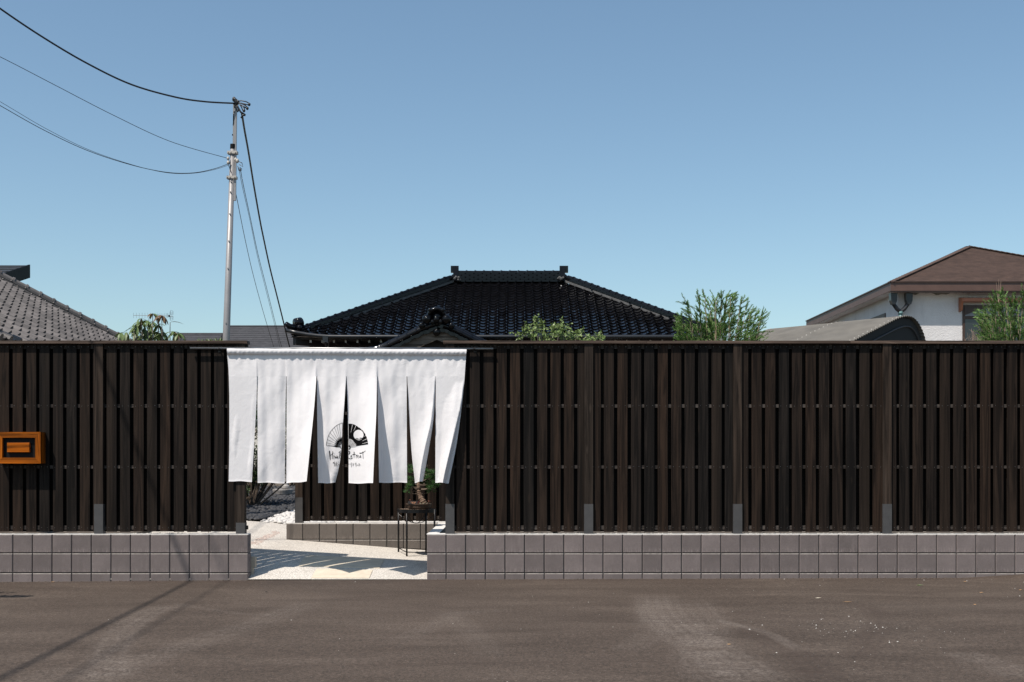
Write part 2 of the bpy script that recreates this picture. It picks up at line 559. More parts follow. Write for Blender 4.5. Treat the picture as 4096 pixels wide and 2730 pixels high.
def asphalt_mat():
    m, nt, b = new_mat('worn_asphalt')
    v = coords(nt, rand=False)
    at = nt.nodes.new('ShaderNodeAttribute'); at.attribute_name = 'dust'
    ad = nt.nodes.new('ShaderNodeAttribute'); ad.attribute_name = 'dirt'
    n1 = noise(nt, coords(nt, (0.35, 1.1, 1), rand=False), 1.6, 6, 0.62, 0.5)
    n2 = noise(nt, v, 190, 3, 0.7)
    n3 = noise(nt, v, 22, 5, 0.7)
    n4 = noise(nt, coords(nt, (1, 0.7, 1), rand=False), 60, 5, 0.8)
    vo = nt.nodes.new('ShaderNodeTexVoronoi'); vo.inputs['Scale'].default_value = 130
    nt.links.new(v, vo.inputs['Vector'])
    c = ramp(nt, n1, [(0.30, (0.045, 0.0328, 0.0250)), (0.52, (0.064, 0.0480, 0.0375)), (0.74, (0.089, 0.0685, 0.0545))])
    gr = ramp(nt, n2, [(0.25, (0.62,) * 3), (0.75, (1.38,) * 3)])
    c = mix(nt, 1.0, c, gr, 'MULTIPLY')
    gr3 = ramp(nt, n3, [(0.3, (0.78,) * 3), (0.7, (1.20,) * 3)])
    c = mix(nt, 1.0, c, gr3, 'MULTIPLY')
    c = mix(nt, 1.0, c, ramp(nt, n4, [(0.32, (0.42,) * 3), (0.68, (1.68,) * 3)]), 'MULTIPLY')
    vg = nt.nodes.new('ShaderNodeTexVoronoi'); vg.inputs['Scale'].default_value = 62
    nt.links.new(v, vg.inputs['Vector'])
    sg_ = nt.nodes.new('ShaderNodeSeparateColor'); nt.links.new(vg.outputs['Color'], sg_.inputs[0])
    c = mix(nt, 1.0, c, ramp(nt, sg_.outputs[1], [(0.0, (0.90,) * 3), (1.0, (1.10,) * 3)]), 'MULTIPLY')
    n5 = noise(nt, coords(nt, (0.6, 1.6, 1), rand=False), 5.0, 5, 0.7, 0.6)
    brk = math_n(nt, 'MULTIPLY', ramp(nt, n4, [(0.40, (0.12,) * 3), (0.62, (1.0,) * 3)]), ramp(nt, n5, [(0.34, (0.25,) * 3), (0.60, (1.2,) * 3)]))
    df = math_n(nt, 'MULTIPLY', at.outputs['Fac'], brk, clamp=True)
    c = mix(nt, df, c, (0.170, 0.142, 0.122))
    c = mix(nt, math_n(nt, 'MULTIPLY', ad.outputs['Fac'], brk, clamp=True), c, (0.037, 0.0235, 0.0180))
    # bright chips
    sp = nt.nodes.new('ShaderNodeSeparateColor'); nt.links.new(vo.outputs['Color'], sp.inputs[0])
    ch = math_n(nt, 'MULTIPLY', math_n(nt, 'GREATER_THAN', sp.outputs[0], 0.985), math_n(nt, 'LESS_THAN', vo.outputs['Distance'], 0.4))
    c = mix(nt, math_n(nt, 'MULTIPLY', ch, 0.55), c, (0.30, 0.28, 0.26))
    nt.links.new(c, b.inputs['Base Color'])
    b.inputs['Roughness'].default_value = 0.9
    b.inputs['Specular IOR Level'].default_value = 0.3
    h = math_n(nt, 'ADD', n2, math_n(nt, 'MULTIPLY', n3, 0.5))
    bump(nt, b, h, 0.6, 0.008)
    return m
M_asphalt = asphalt_mat()

def glass_mat():
    m, nt, b = new_mat('window_glass')
    b.inputs['Base Color'].default_value = (0.02, 0.022, 0.024, 1)
    b.inputs['Roughness'].default_value = 0.04
    b.inputs['Specular IOR Level'].default_value = 0.7
    n = noise(nt, coords(nt), 3, 2)
    bump(nt, b, n, 0.02, 0.01)
    return m
M_glass = glass_mat()

# ------------------------------------------------------------------ ground
def base_z(x):                # asphalt level along the foot of the wall
    return 0.0035 * np.clip(x, -6, 6) - 0.004 * np.clip(-x - 3, 0, 3)

def make_asphalt():
    xs = np.concatenate([[-60, -30, -15, -9], np.linspace(-6.6, 6.6, 1000), [9, 15, 30, 60]])
    ys = np.concatenate([[-60, -35, -20, -12, -9], np.linspace(-7.2, 0.03, 500)])
    X, Y = np.meshgrid(xs, ys)
    Z = base_z(X) + 0.006 * np.sin(X * 1.3 + 0.5) * np.sin(Y * 0.9)
    # soil banked against the wall at the far right
    Z += 0.035 * np.exp(-((Y - 0.0) / 0.10) ** 2) * np.clip((X - 4.6) / 0.6, 0, 1)
    dust = np.zeros_like(X); dirt = np.zeros_like(X)
    def dist_to(path):
        P = [G(p[0] * 1.7408, p[1] * 1.7408) for p in path]
        pts = []
        # Catmull-Rom resample
        for i in range(len(P) - 1):
            p0, p1, p2, p3 = P[max(i - 1, 0)], P[i], P[i + 1], P[min(i + 2, len(P) - 1)]
            for t in np.linspace(0, 1, 14, endpoint=False):
                q = 0.5 * ((2 * p1) + (p2 - p0) * t + (2 * p0 - 5 * p1 + 4 * p2 - p3) * t * t + (3 * p1 - p0 - 3 * p2 + p3) * t ** 3)
                pts.append((q.x, q.y))
        pts.append((P[-1].x, P[-1].y))
        pts = np.array(pts)
        best = np.full(X.shape, 9.0); sgn = np.zeros(X.shape); par = np.zeros(X.shape)
        for i in range(len(pts) - 1):
            a, b = pts[i], pts[i + 1]
            ab = b - a
            L2 = ab @ ab + 1e-9
            m = (X > min(a[0], b[0]) - .6) & (X < max(a[0], b[0]) + .6) & (Y > min(a[1], b[1]) - .6) & (Y < max(a[1], b[1]) + .6)
            if not m.any():
                continue
            dx, dy = X[m] - a[0], Y[m] - a[1]
            t = np.clip((dx * ab[0] + dy * ab[1]) / L2, 0, 1)
            d = np.hypot(dx - t * ab[0], dy - t * ab[1])
            s = np.sign(dx * ab[1] - dy * ab[0])
            up = d < best[m]
            bb = best[m]; bb[up] = d[up]; best[m] = bb
            ss = sgn[m]; ss[up] = (d * s)[up]; sgn[m] = ss
            pp = par[m]; pp[up] = ((i + t) / (len(pts) - 1))[up]; par[m] = pp
        return best, sgn, par
    def track(path, w, amt, tread=True, arr=None):
        d, s, p = dist_to(path)
        k = np.exp(-(d / w) ** 4) * np.clip(p * 8, 0, 1) * np.clip((1 - p) * 8, 0, 1)
        if tread:
            k = k * (0.60 + 0.40 * (0.5 + 0.5 * np.cos(s * 2 * np.pi / 0.085)) ** 1.2)
        arr += 1.5 * amt * k
    track([(400, 1386), (345, 1405), (290, 1440), (262, 1480), (250, 1520), (255, 1560)], 0.13, 0.50, True, dust)
    track([(395, 1383), (460, 1395), (560, 1410), (640, 1412)], 0.05, 0.2, False, dust)
    track([(150, 1590), (270, 1535), (400, 1490), (560, 1440), (640, 1412), (720, 1380)], 0.16, 0.28, True, dust)
    track([(20, 1580), (110, 1550), (190, 1530)], 0.14, 0.25, True, dust)
    track([(1506, 1365), (1520, 1410), (1570, 1455), (1650, 1510), (1760, 1580)], 0.20, 0.62, True, dust)
    track([(1590, 1375), (1625, 1420), (1640, 1450), (1600, 1510), (1660, 1580)], 0.15, 0.35, True, dust)
    track([(1640, 1425), (1700, 1440), (1770, 1460), (1840, 1500)], 0.05, 0.5, False, dust)
    track([(1500, 1380), (1500, 1430), (1480, 1470), (1430, 1500)], 0.12, 0.22, True, dust)
    track([(900, 1480), (1010, 1430), (1060, 1410), (1180, 1400)], 0.10, 0.22, True, dust)
    track([(1010, 1400), (1060, 1430), (1110, 1480), (1130, 1510)], 0.10, 0.20, True, dust)
    track([(2200, 1500), (2290, 1530), (2353, 1560)], 0.14, 0.35, True, dust)
    track([(1900, 1385), (1990, 1400), (2020, 1430), (2000, 1470), (1960, 1520)], 0.10, 0.40, True, dirt)
    track([(1690, 1440), (1760, 1470), (1850, 1520), (1920, 1580)], 0.14, 0.40, True, dirt)
    track([(0, 1530), (600, 1528), (1176, 1524), (1500, 1525), (1760, 1540), (2100, 1565)], 0.025, 0.32, False, dirt)
    track([(1660, 1410), (1800, 1420), (1950, 1425)], 0.18, 0.25, False, dirt)
    # damp, brown soil line near the wall and pale gravel patch
    dirt += 0.75 * np.clip(1 + Y / 0.9, 0, 1) ** 2
    c = G(1985 * 1.7408, 1440 * 1.7408)
    dust += 0.28 * np.exp(-(((X - c.x) / 0.5) ** 2 + ((Y - c.y) / 0.55) ** 2))
    c = G(2090 * 1.7408, 1400 * 1.7408)
    dust += 0.22 * np.exp(-(((X - c.x) / 0.9) ** 2 + ((Y - c.y) / 0.3) ** 2))
    nr, nc = X.shape
    verts = np.stack([X, Y, Z], -1).reshape(-1, 3)
    idx = np.arange(nr * nc).reshape(nr, nc)
    quads = np.stack([idx[:-1, :-1], idx[:-1, 1:], idx[1:, 1:], idx[1:, :-1]], -1).reshape(-1, 4)
    me = bpy.data.meshes.new('asphalt')
    me.vertices.add(len(verts)); me.vertices.foreach_set('co', verts.astype(np.float32).ravel())
    me.loops.add(quads.size); me.loops.foreach_set('vertex_index', quads.astype(np.int32).ravel())
    me.polygons.add(len(quads))
    me.polygons.foreach_set('loop_start', np.arange(0, quads.size, 4, dtype=np.int32))
    me.polygons.foreach_set('use_smooth', np.ones(len(quads), dtype=bool))
    for nm, a in (('dust', dust), ('dirt', dirt)):
        at = me.attributes.new(nm, 'FLOAT', 'POINT')
        at.data.foreach_set('value', np.clip(a, 0, 1).astype(np.float32).ravel())
    me.update(calc_edges=True)
    me.materials.append(M_asphalt)
    o = bpy.data.objects.new('asphalt', me)
    COL.objects.link(o)
    o['kind'] = 'structure'
make_asphalt()

mb = MB(); mb.poly([(-900, -900, -0.5), (900, -900, -0.5), (900, 900, -0.5), (-900, 900, -0.5)])
structure('terrain', mb, M_terrain)

GX0, GX1 = -2.688, -0.871                      # gate opening, metres
def gz(x, y):
    x = max(-4.2, min(-0.87, x))
    h2 = 0.125 + 0.078 * (-0.87 - x)
    if y <= 2:
        return (1 - (1 - max(0.0, y) / 2) ** 2) * h2 + 0.002
    return h2 + 0.035 * min(y - 2, 3.0) + 0.002

def sheet(x0, x1, y0, y1, nx, ny, dz=0.0, f=gz):
    m = MB()
    m.grid([[(x0 + (x1 - x0) * i / nx, y0 + (y1 - y0) * j / ny, f(x0 + (x1 - x0) * i / nx, y0 + (y1 - y0) * j / ny) + dz) for i in range(nx + 1)] for j in range(ny + 1)])
    return m
structure('path', sheet(-4.2, -0.76, 0.0, 3.78, 16, 24), M_path)
structure('path', sheet(-3.36, -0.76, 3.782, 9.0, 8, 12), M_path)
structure('garden_ground', MB().box(-40, -4.2, 0.06, 70, -0.4, 0.40), M_soil)
structure('garden_ground', MB().box(-0.76, 40, 0.06, 70, -0.4, 0.40), M_soil)
structure('garden_ground', MB().box(-4.2, -0.76, 9.0, 70, -0.4, 0.385), M_soil)

# paving slabs on the path
for (x0, x1, y0, y1, lab) in ((-2.05, -1.46, 0.03, 0.36, 'smaller beige paving slab nearest the asphalt edge in the gateway'),
                              (-2.26, -1.40, 0.45, 0.92, 'larger beige paving slab lying behind the other one in the gateway')):
    m = sheet(x0, x1, y0, y1, 4, 3, 0.006)
    top = list(m.v)
    b = len(m.v)
    ring = [0, 4, 19, 15]
    for i in range(4):
        p, q = top[ring[i]], top[ring[(i + 1) % 4]]
        m.poly([p, (p[0], p[1], p[2] - 0.03), (q[0], q[1], q[2] - 0.03), q])
    tag(build('paving_slab', m, M_slab), lab, 'paving slab', 'paving slabs in the gateway')

# pebble beds
def pebble_mesh(m, p, r, flat=0.6):
    a = random.random() * 6.28
    b = len(m.v)
    n = 6
    rx = r * random.uniform(0.75, 1.25); ry = r * random.uniform(0.75, 1.25)
    for zz, k in ((0.0, 0.95), (0.55, 0.8)):
        for i in range(n):
            t = a + 6.283 * i / n
            j = random.uniform(0.85, 1.1)
            m.v.append((p[0] + rx * k * j * math.cos(t), p[1] + ry * k * j * math.sin(t), p[2] + r * flat * zz * j))
    m.v.append((p[0], p[1], p[2] + r * flat))
    for i in range(n):
        j = (i + 1) % n
        m.f.append((b + i, b + j, b + n + j, b + n + i))
        m.f.append((b + n + i, b + n + j, b + 2 * n))
m = MB()
for i in range(6500):
    y = 3.75 + random.random() ** 1.4 * 8.0
    x = random.uniform(-6.0, -2.9)
    edge = -3.36 + 0.03 * (y - 3.7)
    if x > edge:
        continue
    pebble_mesh(m, (x, y, 0.41 + 0.035 * max(0, y - 5) + random.uniform(-0.01, 0.02)), random.uniform(0.025, 0.05))
build('dark_gravel', m, M_darkpebble, stuff=True, smooth=True)
mm = MB().grid([[(x, y, 0.405 + 0.035 * max(0, y - 5)) for x in (-6.2, -3.34)] for y in (3.785, 5, 7, 9, 12)])
structure('gravel_bed', mm, simple('dark_bed', (0.02, 0.02, 0.022), 0.9))
m = MB()
for i in range(2600):
    y = 3.72 + random.random() * 4.0
    x = random.uniform(-3.40, -2.1)
    if x < -3.36 + 0.03 * (y - 3.7):
        continue
    pebble_mesh(m, (x, y, gz(x, y) + random.uniform(0, 0.015)), random.uniform(0.022, 0.042))
build('white_pebbles', m, M_whitepebble, stuff=True, smooth=True)
m = MB()
for i in range(260):
    y = random.uniform(1.35, 2.75)
    x = -2.935 + random.uniform(-0.055, 0.055)
    pebble_mesh(m, (x, y, gz(x, y) - 0.004), random.uniform(0.012, 0.022), 0.5)
build('red_pebble_strip', m, M_pinkpebble, stuff=True, smooth=True)

# ------------------------------------------------------------------ block walls
WT = 0.462          # height of block wall
def cbox(w, d, h, c, ct=None):
    ct = ct or c
    """block with a chamfered front (front face towards -y), origin at front bottom left"""
    m = MB()
    x0, x1, z0, z1 = 0, w, 0, h
    m.v += [(x0, d, z0), (x1, d, z0), (x1, d, z1), (x0, d, z1)]
    m.v += [(x0, c, z0), (x1, c, z0), (x1, c, z1), (x0, c, z1)]
    m.v += [(x0 + c, 0, z0 + c), (x1 - c, 0, z0 + c), (x1 - c, 0, z1 - ct), (x0 + c, 0, z1 - ct)]
    m.f += [(8, 9, 10, 11), (4, 5, 9, 8), (5, 6, 10, 9), (6, 7, 11, 10), (7, 4, 8, 11), (0, 4, 7, 3), (5, 1, 2, 6), (7, 6, 2, 3), (0, 1, 5, 4), (1, 0, 3, 2)]
    return m
rows = [(-0.10, 0.066), (0.066, 0.2685), (0.2685, WT)]
JG = 0.0095
M_joint = simple('joint_edge_lit', (0.26, 0.235, 0.215), 0.9, 0.3, 30, 0.2, 90)  # pale mortar tone with sunlight on the block shoulders painted in
def lit_top_edge(me):
    me.materials.append(M_joint)
    me.polygons[3].material_index = 1  # top chamfer takes the painted sunlit tone
    return me
bmesh_front = [lit_top_edge(cbox(0.2 - JG, 0.05, (b - a) - JG, 0.004, 0.006).mesh('block', M_block)) for a, b in rows]
bmesh_in = [lit_top_edge(cbox(0.2 - JG, 0.05, (b - a) - JG, 0.004, 0.006).mesh('block', M_block_in)) for a, b in rows]
bmesh_side = [lit_top_edge(cbox(0.2 - JG, 0.05, (b - a) - JG, 0.004, 0.006).mesh('block', M_block_in)) for a, b in rows]

def block_wall(root, x0, nsq, y, meshes, thick=0.12, rw=(0, 1, 2), flip=False):
    # mortar core, recessed behind the block faces
    x1 = x0 + 0.2 * nsq * (-1 if flip else 1)
    lo, hi = min(x0, x1), max(x0, x1)
    core = MB().box(lo + 0.006, hi - 0.006, y + 0.016, y + thick - 0.004, -0.1, WT - 0.006)
    build('mortar_core', core, M_mortar, root)
    top = MB().box(lo + 0.001, hi - 0.001, y + 0.004, y + thick, WT - 0.0055, WT + 0.002)
    build('mortar_top_lit', top, M_coping, root)
    for i in range(nsq):
        for r in rw:
            xx = lo + i * 0.2 + JG / 2
            M = Matrix.Translation((xx + random.uniform(-.0008, .0008), y + random.uniform(-0.0015, 0.0015), rows[r][0] + JG / 2))
            o = inst('block', meshes[r], root, M)

lw = thing('block_wall', (-4.2, 0.06, 0), 'low grey ribbed block wall under the left fence, ending at the gateway', 'block wall', 'grey block walls under the fences')
block_wall(lw, GX0, 24, 0.0, bmesh_front, flip=True)
# blocks on the end face of the left wall
for r in range(3):
    M = Matrix.Translation((GX0 + 0.002, 0.006, rows[r][0] + JG / 2)) @ Matrix.Rotation(math.pi / 2, 4, 'Z')
    mend = bpy.data.meshes.get('block_end%d' % r)
    if mend is None:
        mend = cbox(0.112, 0.04, rows[r][1] - rows[r][0] - JG, 0.005).mesh('block_end%d' % r, M_block)
    inst('block', mend, lw, M)
rw_ = thing('block_wall', (2.5, 0.06, 0), 'long grey ribbed block wall under the right fence', 'block wall', 'grey block walls under the fences')
block_wall(rw_, GX1, 42, 0.0, bmesh_front)
# the return that runs back to the inner wall: part of the right wall
core = MB().box(GX1 + 0.006, GX1 + 0.12, 0.125, 1.995, -0.1, WT - 0.006)
build('mortar_core', core, M_mortar, rw_)
build('mortar_top_lit', MB().box(GX1 + 0.004, GX1 + 0.121, 0.123, 1.995, WT - 0.0055, WT + 0.001), M_coping, rw_)
for i in range(9):
    for r in range(3):
        M = Matrix.Translation((GX1 - 0.001, 0.12 + (i + 1) * 0.2 + 0.06, rows[r][0] + JG / 2)) @ Matrix.Rotation(-math.pi / 2, 4, 'Z')
        inst('block', bmesh_side[r], rw_, M)
iw = thing('block_wall', (-1.7, 2.06, 0.1), 'short brownish ribbed block wall behind the gateway, under the inner screen fence', 'block wall', 'grey block walls under the fences')
block_wall(iw, GX0 + 0.0, 9, 2.0, bmesh_in)
for r in range(1, 3):
    pass

# ------------------------------------------------------------------ fences
BP, BW, BT = 53.9 / 392.5, 40.3 / 392.5, 0.014     # board pitch, width, thickness
BZ0, BZ1 = 0.484, 2.402
CAPZ0, CAPZ1 = 2.405, 2.434
YB = 0.040            # front face of the front boards
def board_mesh(w, t, h, mat):
    m = MB(); c = 0.002
    P = [(0, t), (0, c), (c, 0), (w - c, 0), (w, c), (w, t)]
    n = len(P)
    m.v += [(x, y, 0) for x, y in P] + [(x, y, h) for x, y in P]
    m.f.append(tuple(range(n - 1, -1, -1))[::-1])
    m.f.append(tuple(range(n, 2 * n))[::-1])
    for i in range(n):
        j = (i + 1) % n
        m.f.append((i, n + i, n + j, j))
    me = m.mesh('board', mat)
    bm = bmesh.new(); bm.from_mesh(me); bmesh.ops.recalc_face_normals(bm, faces=bm.faces); bm.to_mesh(me); bm.free()
    return me
ME_board = board_mesh(BW, BT, BZ1 - BZ0, M_board)
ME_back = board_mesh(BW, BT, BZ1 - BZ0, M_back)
RAILS = [(0.505, 0.545), (1.129, 1.163), (1.754, 1.788), (2.355, 2.400)]

def fence(root, x0, x1, y, board_x0, posts, cap, nails=True, sleeves=None, clip=None):
    k = math.floor((x0 - board_x0) / BP)
    nm = MB()
    x = board_x0 + k * BP
    while x < x1:
        if x >= x0 - 0.001 and x + BW <= x1 + 0.001:
            yy = y + YB + random.uniform(-0.0015, 0.0015)
            M = Matrix.Translation((x + random.uniform(-0.002, 0.002), yy, BZ0 + random.uniform(-0.004, 0.003))) @ Matrix.Rotation(random.uniform(-0.006, 0.006), 4, 'Z') @ Matrix.Rotation(random.uniform(-0.0007, 0.0007), 4, 'Y')
            inst('board', ME_board, root, M)
            if nails:
                for (a, b) in RAILS:
                    for fx in (0.2, 0.8):
                        cx = x + BW * fx + random.uniform(-.004, .004); cz = (a + b) / 2 + random.uniform(-.004, .004)
                        if b > 2.39:
                            cz = 2.374
                        r = 0.0026
                        q = yy - 0.0018
                        bb = len(nm.v)
                        nm.v += [(cx - r, q, cz), (cx, q, cz - r), (cx + r, q, cz), (cx, q, cz + r)]
                        nm.f.append((bb, bb + 1, bb + 2, bb + 3))
        # back board covers the gap
        xb = x + BW - (BW - (BP - BW)) / 2
        if xb >= x0 - 0.03 and xb + BW <= x1 + 0.03:
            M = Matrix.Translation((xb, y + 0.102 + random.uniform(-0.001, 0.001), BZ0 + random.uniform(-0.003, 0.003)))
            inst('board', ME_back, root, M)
        x += BP
    for (a, b) in RAILS:
        build('rail', MB().box(x0 + 0.004, x1 - 0.004, y + 0.0565, y + 0.0995, a, b), M_rail, root)
    if nails:
        build('nail_heads', nm, M_nail, root, stuff=True)
    for i, px in enumerate(posts):
        sl = (sleeves or {}).get(i, 0.306)
        p = build('post', MB().box(px - 0.043, px + 0.043, y + 0.012, y + 0.098, WT + 0.004 + 0.02, CAPZ0 - 0.003), M_post, root)
        build('post_base', MB().box(px - 0.0455, px + 0.0455, y + 0.0095, y + 0.1005, WT + 0.002, WT + sl), M_sleeve, p)
    ca, cb = cap
    n = max(1, round((cb - ca) / 2.0))
    for i in range(n):
        a = ca + (cb - ca) * i / n; b = ca + (cb - ca) * (i + 1) / n
        build('cap_board', MB().box(a + 0.001, b - 0.001, y - 0.002, y + 0.130, CAPZ0, CAPZ1 + random.uniform(-.001, .001)), M_cap, root)

def fx(px, y=0.04):
    return (px - 2048) / F * (DIST + y)
lf = thing('wooden_fence', (-4.2, 0.07, WT), 'dark charred wood board fence left of the gateway, behind the orange sign', 'fence', 'dark board fences')
fence(lf, -7.0, fx(990), 0.0, fx(50.5), [fx(398) - 1.5, fx(398) - 3.0, fx(398), fx(964)], (-7.05, fx(992)), sleeves={3: 0.115})
rf = thing('wooden_fence', (2.4, 0.07, WT), 'long dark charred wood board fence right of the gateway', 'fence', 'dark board fences')
fence(rf, fx(1783), 7.6, 0.0, fx(1879.5), [fx(1800), fx(2354), fx(2949), fx(3546), fx(4142), fx(4738)], (fx(1773), 7.6))
inf = thing('wooden_fence', (-1.7, 2.07, WT), 'short dark screen fence seen behind the white curtain', 'fence', 'dark board fences')
bx = (1250.3 - 2048) / F * (DIST + 2.04)
fence(inf, -2.58, -0.6, 2.0, bx, [-2.538, -0.72], (-2.64, -0.55))

def R5(x, y):
    return (2900 + x / 1.967, 900 + y / 1.967)
# ------------------------------------------------------------------ shop sign on the fence
YF = -0.122 + 0.04                 # front face of the frame
def P2(px, py, y):
    return W(px, py, y)
sc = F / (DIST + YF)
def R8(x, y):
    return (x / 2.091, 1650 + y / 2.091)
x0, z1 = W(-14, R8(0, 165)[1], YF).x, W(0, R8(0, 165)[1], YF).z
x1, z0 = W(R8(340, 0)[0], 0, YF).x, W(0, R8(0, 428)[1], YF).z
fwid = 22.7 / sc
sg = thing('sign_box', ((x0 + x1) / 2, 0.036, z0), 'orange varnished wooden frame with black back board, on the left fence', 'sign')
yb = 0.0375
ix0, ix1, iz0, iz1 = x0 + fwid, x1 - fwid, z0 + fwid, z1 - fwid
def mitre(pts, mat):
    m = MB(); m.prism([Vector((p[0], YF, p[1])) for p in pts], (0, yb - YF, 0))
    build('frame_rail', m, mat, sg, recalc=True)
e = 0.0006
mitre([(x0, z1), (x1, z1), (ix1 - e, iz1), (ix0 + e, iz1)], M_signwood)
mitre([(x0, z0), (ix0 + e, iz0), (ix1 - e, iz0), (x1, z0)], M_signwood)
mitre([(x0, z0 + e), (x0, z1 - e), (ix0, iz1), (ix0, iz0)], M_signwood_v)
mitre([(x1, z0 + e), (ix1, iz0), (ix1, iz1), (x1, z1 - e)], M_signwood_v)
build('back_board', MB().box(ix0 + 0.001, ix1 - 0.001, YF + 0.035, YF + 0.05, iz0 + 0.001, iz1 - 0.001), M_black, sg)
a = W(R8(60, 0)[0], R8(0, 255)[1], YF + 0.01); b = W(R8(248, 0)[0], R8(0, 335)[1], YF + 0.01)
pl = MB()
pl.v = [(a.x, YF + .034, b.z), (b.x, YF + .034, b.z), (b.x, YF + .034, a.z), (a.x, YF + .034, a.z)]
pl.v += [(a.x, YF + .008, b.z), (b.x, YF + .008, b.z), (b.x, YF + .008, a.z), (a.x, YF + .008, a.z)]
c = 0.004
pl.v += [(a.x + c, YF + .004, b.z + c), (b.x - c, YF + .004, b.z + c), (b.x - c, YF + .004, a.z - c), (a.x + c, YF + .004, a.z - c)]
pl.f = [(8, 9, 10, 11), (4, 5, 9, 8), (5, 6, 10, 9), (6, 7, 11, 10), (7, 4, 8, 11), (0, 4, 7, 3), (5, 1, 2, 6), (7, 6, 2, 3), (0, 1, 5, 4), (1, 0, 3, 2)]
build('plaque', pl, M_signwood, sg)

# ------------------------------------------------------------------ noren curtain
def R6(x, y):
    return (800 + x / 1.961, 1300 + y / 1.961)
YR = -0.008                          # rod depth
rz = W(0, R6(0, 190)[1], YR).z
rod = thing('curtain_rod', (W(1366, 0, YR).x, YR, rz), 'thin black metal rod holding up the white curtain across the gateway', 'rod')
rl, rr = W(761, 1394, YR), W(1973, 1396.5, YR)
build('pole', MB().tube([rl, rr], 0.0125, 12), simple('rod_metal', (0.22, 0.22, 0.22), 0.38, 0.1, metal=0.9), rod, smooth=True)
for bx_ in (145, 2157):
    px, py = R6(bx_, 190)
    p = W(px, py, YR)
    m = MB().tube([p + Vector((0, 0.046, 0.0)), p + Vector((0, 0.0, 0.0))], 0.007, 8)
    m.tube([p + Vector((-0.006, 0, 0)), p + Vector((0.006, 0, 0))], 0.018, 10)
    m.box(p.x - 0.015, p.x + 0.015, 0.034, 0.0375, p.z - 0.03, p.z + 0.03)
    build('bracket', m, M_iron, rod)

nr_ = thing('noren_curtain', (W(1390, 0, YR).x, YR, W(0, 1930, YR).z), 'white cotton shop curtain in eight strips with black fan emblem and brush lettering', 'curtain')
def lerp_tab(tab, y):
    if y <= tab[0][0]:
        return tab[0][1]
    for (y0, v0), (y1, v1) in zip(tab, tab[1:]):
        if y <= y1:
            t = (y - y0) / (y1 - y0)
            return v0 + (v1 - v0) * t
    return tab[-1][1]
def smooth_tab(tab, y):
    # Catmull-Rom over table rows
    if y <= tab[0][0]:
        return tab[0][1]
    if y >= tab[-1][0]:
        return tab[-1][1]
    for i in range(len(tab) - 1):
        if y <= tab[i + 1][0]:
            break
    p1, p2 = tab[i], tab[i + 1]
    p0 = tab[i - 1] if i > 0 else (2 * p1[0] - p2[0], 2 * p1[1] - p2[1])
    p3 = tab[i + 2] if i + 2 < len(tab) else (2 * p2[0] - p1[0], 2 * p2[1] - p1[1])
    t = (y - p1[0]) / (p2[0] - p1[0])
    m1 = (p2[1] - p0[1]) / (p2[0] - p0[0]) * (p2[0] - p1[0])
    m2 = (p3[1] - p1[1]) / (p3[0] - p1[0]) * (p2[0] - p1[0])
    return (2 * t**3 - 3 * t**2 + 1) * p1[1] + (t**3 - 2 * t**2 + t) * m1 + (-2 * t**3 + 3 * t**2) * p2[1] + (t**3 - t**2) * m2

# left edge, right edge, bottom (left,right), depth amplitude (+ = right edge forward), fold position, seed
PAN = [
    dict(L=[(405, 226), (600, 230), (1000, 229), (1228, 225)], R=[(405, 447), (600, 443), (800, 432), (1050, 418), (1230, 407)], B=(1226, 1231), A=[(405, 0), (1231, 0.0)], fold=None, s=1),
    dict(L=[(405, 449), (800, 452), (1240, 452)], R=[(405, 677), (600, 671), (900, 669), (1240, 664)], B=(1238, 1243), A=[(405, 0), (1240, -0.03)], fold=None, s=2),
    dict(L=[(405, 680), (800, 679), (1240, 678)], R=[(405, 913), (650, 895), (950, 865), (1230, 836)], B=(1243, 1229), A=[(270, 0), (405, 0.016), (550, 0.062), (750, 0.125), (950, 0.185), (1230, 0.24)], fold=None, s=3),
    dict(L=[(405, 917), (800, 920), (1243, 927)], R=[(405, 1146), (650, 1130), (800, 1119), (1000, 1107), (1130, 1087), (1240, 1060)], B=(1243, 1240), A=[(300, 0), (405, 0.008), (700, 0.05), (1000, 0.03), (1240, -0.05)], fold=None, s=4),
    dict(L=[(405, 1149), (700, 1160), (1000, 1165), (1243, 1166)], R=[(405, 1388), (700, 1382), (900, 1372), (1243, 1357)], B=(1244, 1243), A=[(270, 0), (405, 0.018), (550, 0.072), (750, 0.150), (950, 0.215), (1243, 0.275)], fold=None, s=5),
    dict(L=[(405, 1391), (800, 1397), (1237, 1405)], R=[(405, 1621), (800, 1622), (1240, 1624)], B=(1238, 1239), A=[(405, 0), (1240, -0.03)], fold=None, s=6),
    dict(L=[(405, 1625), (700, 1640), (1000, 1660), (1235, 1686)], R=[(405, 1848), (700, 1836), (950, 1800), (1228, 1749)], B=(1240, 1226), A=[(405, 0), (700, 0.05), (1230, 0.09)], fold=[(405, 1.0), (800, 0.9), (1230, 0.54)], s=7),
    dict(L=[(405, 1850), (900, 1847), (1240, 1846)], R=[(405, 2076), (480, 2070), (700, 2046), (950, 2010), (1242, 1951)], B=(1237, 1243), A=[(405, 0), (700, 0.06), (1230, 0.12)], fold=[(405, 1.0), (650, 0.96), (1230, 0.55)], s=8),
]
def gaps(tab):
    return tab
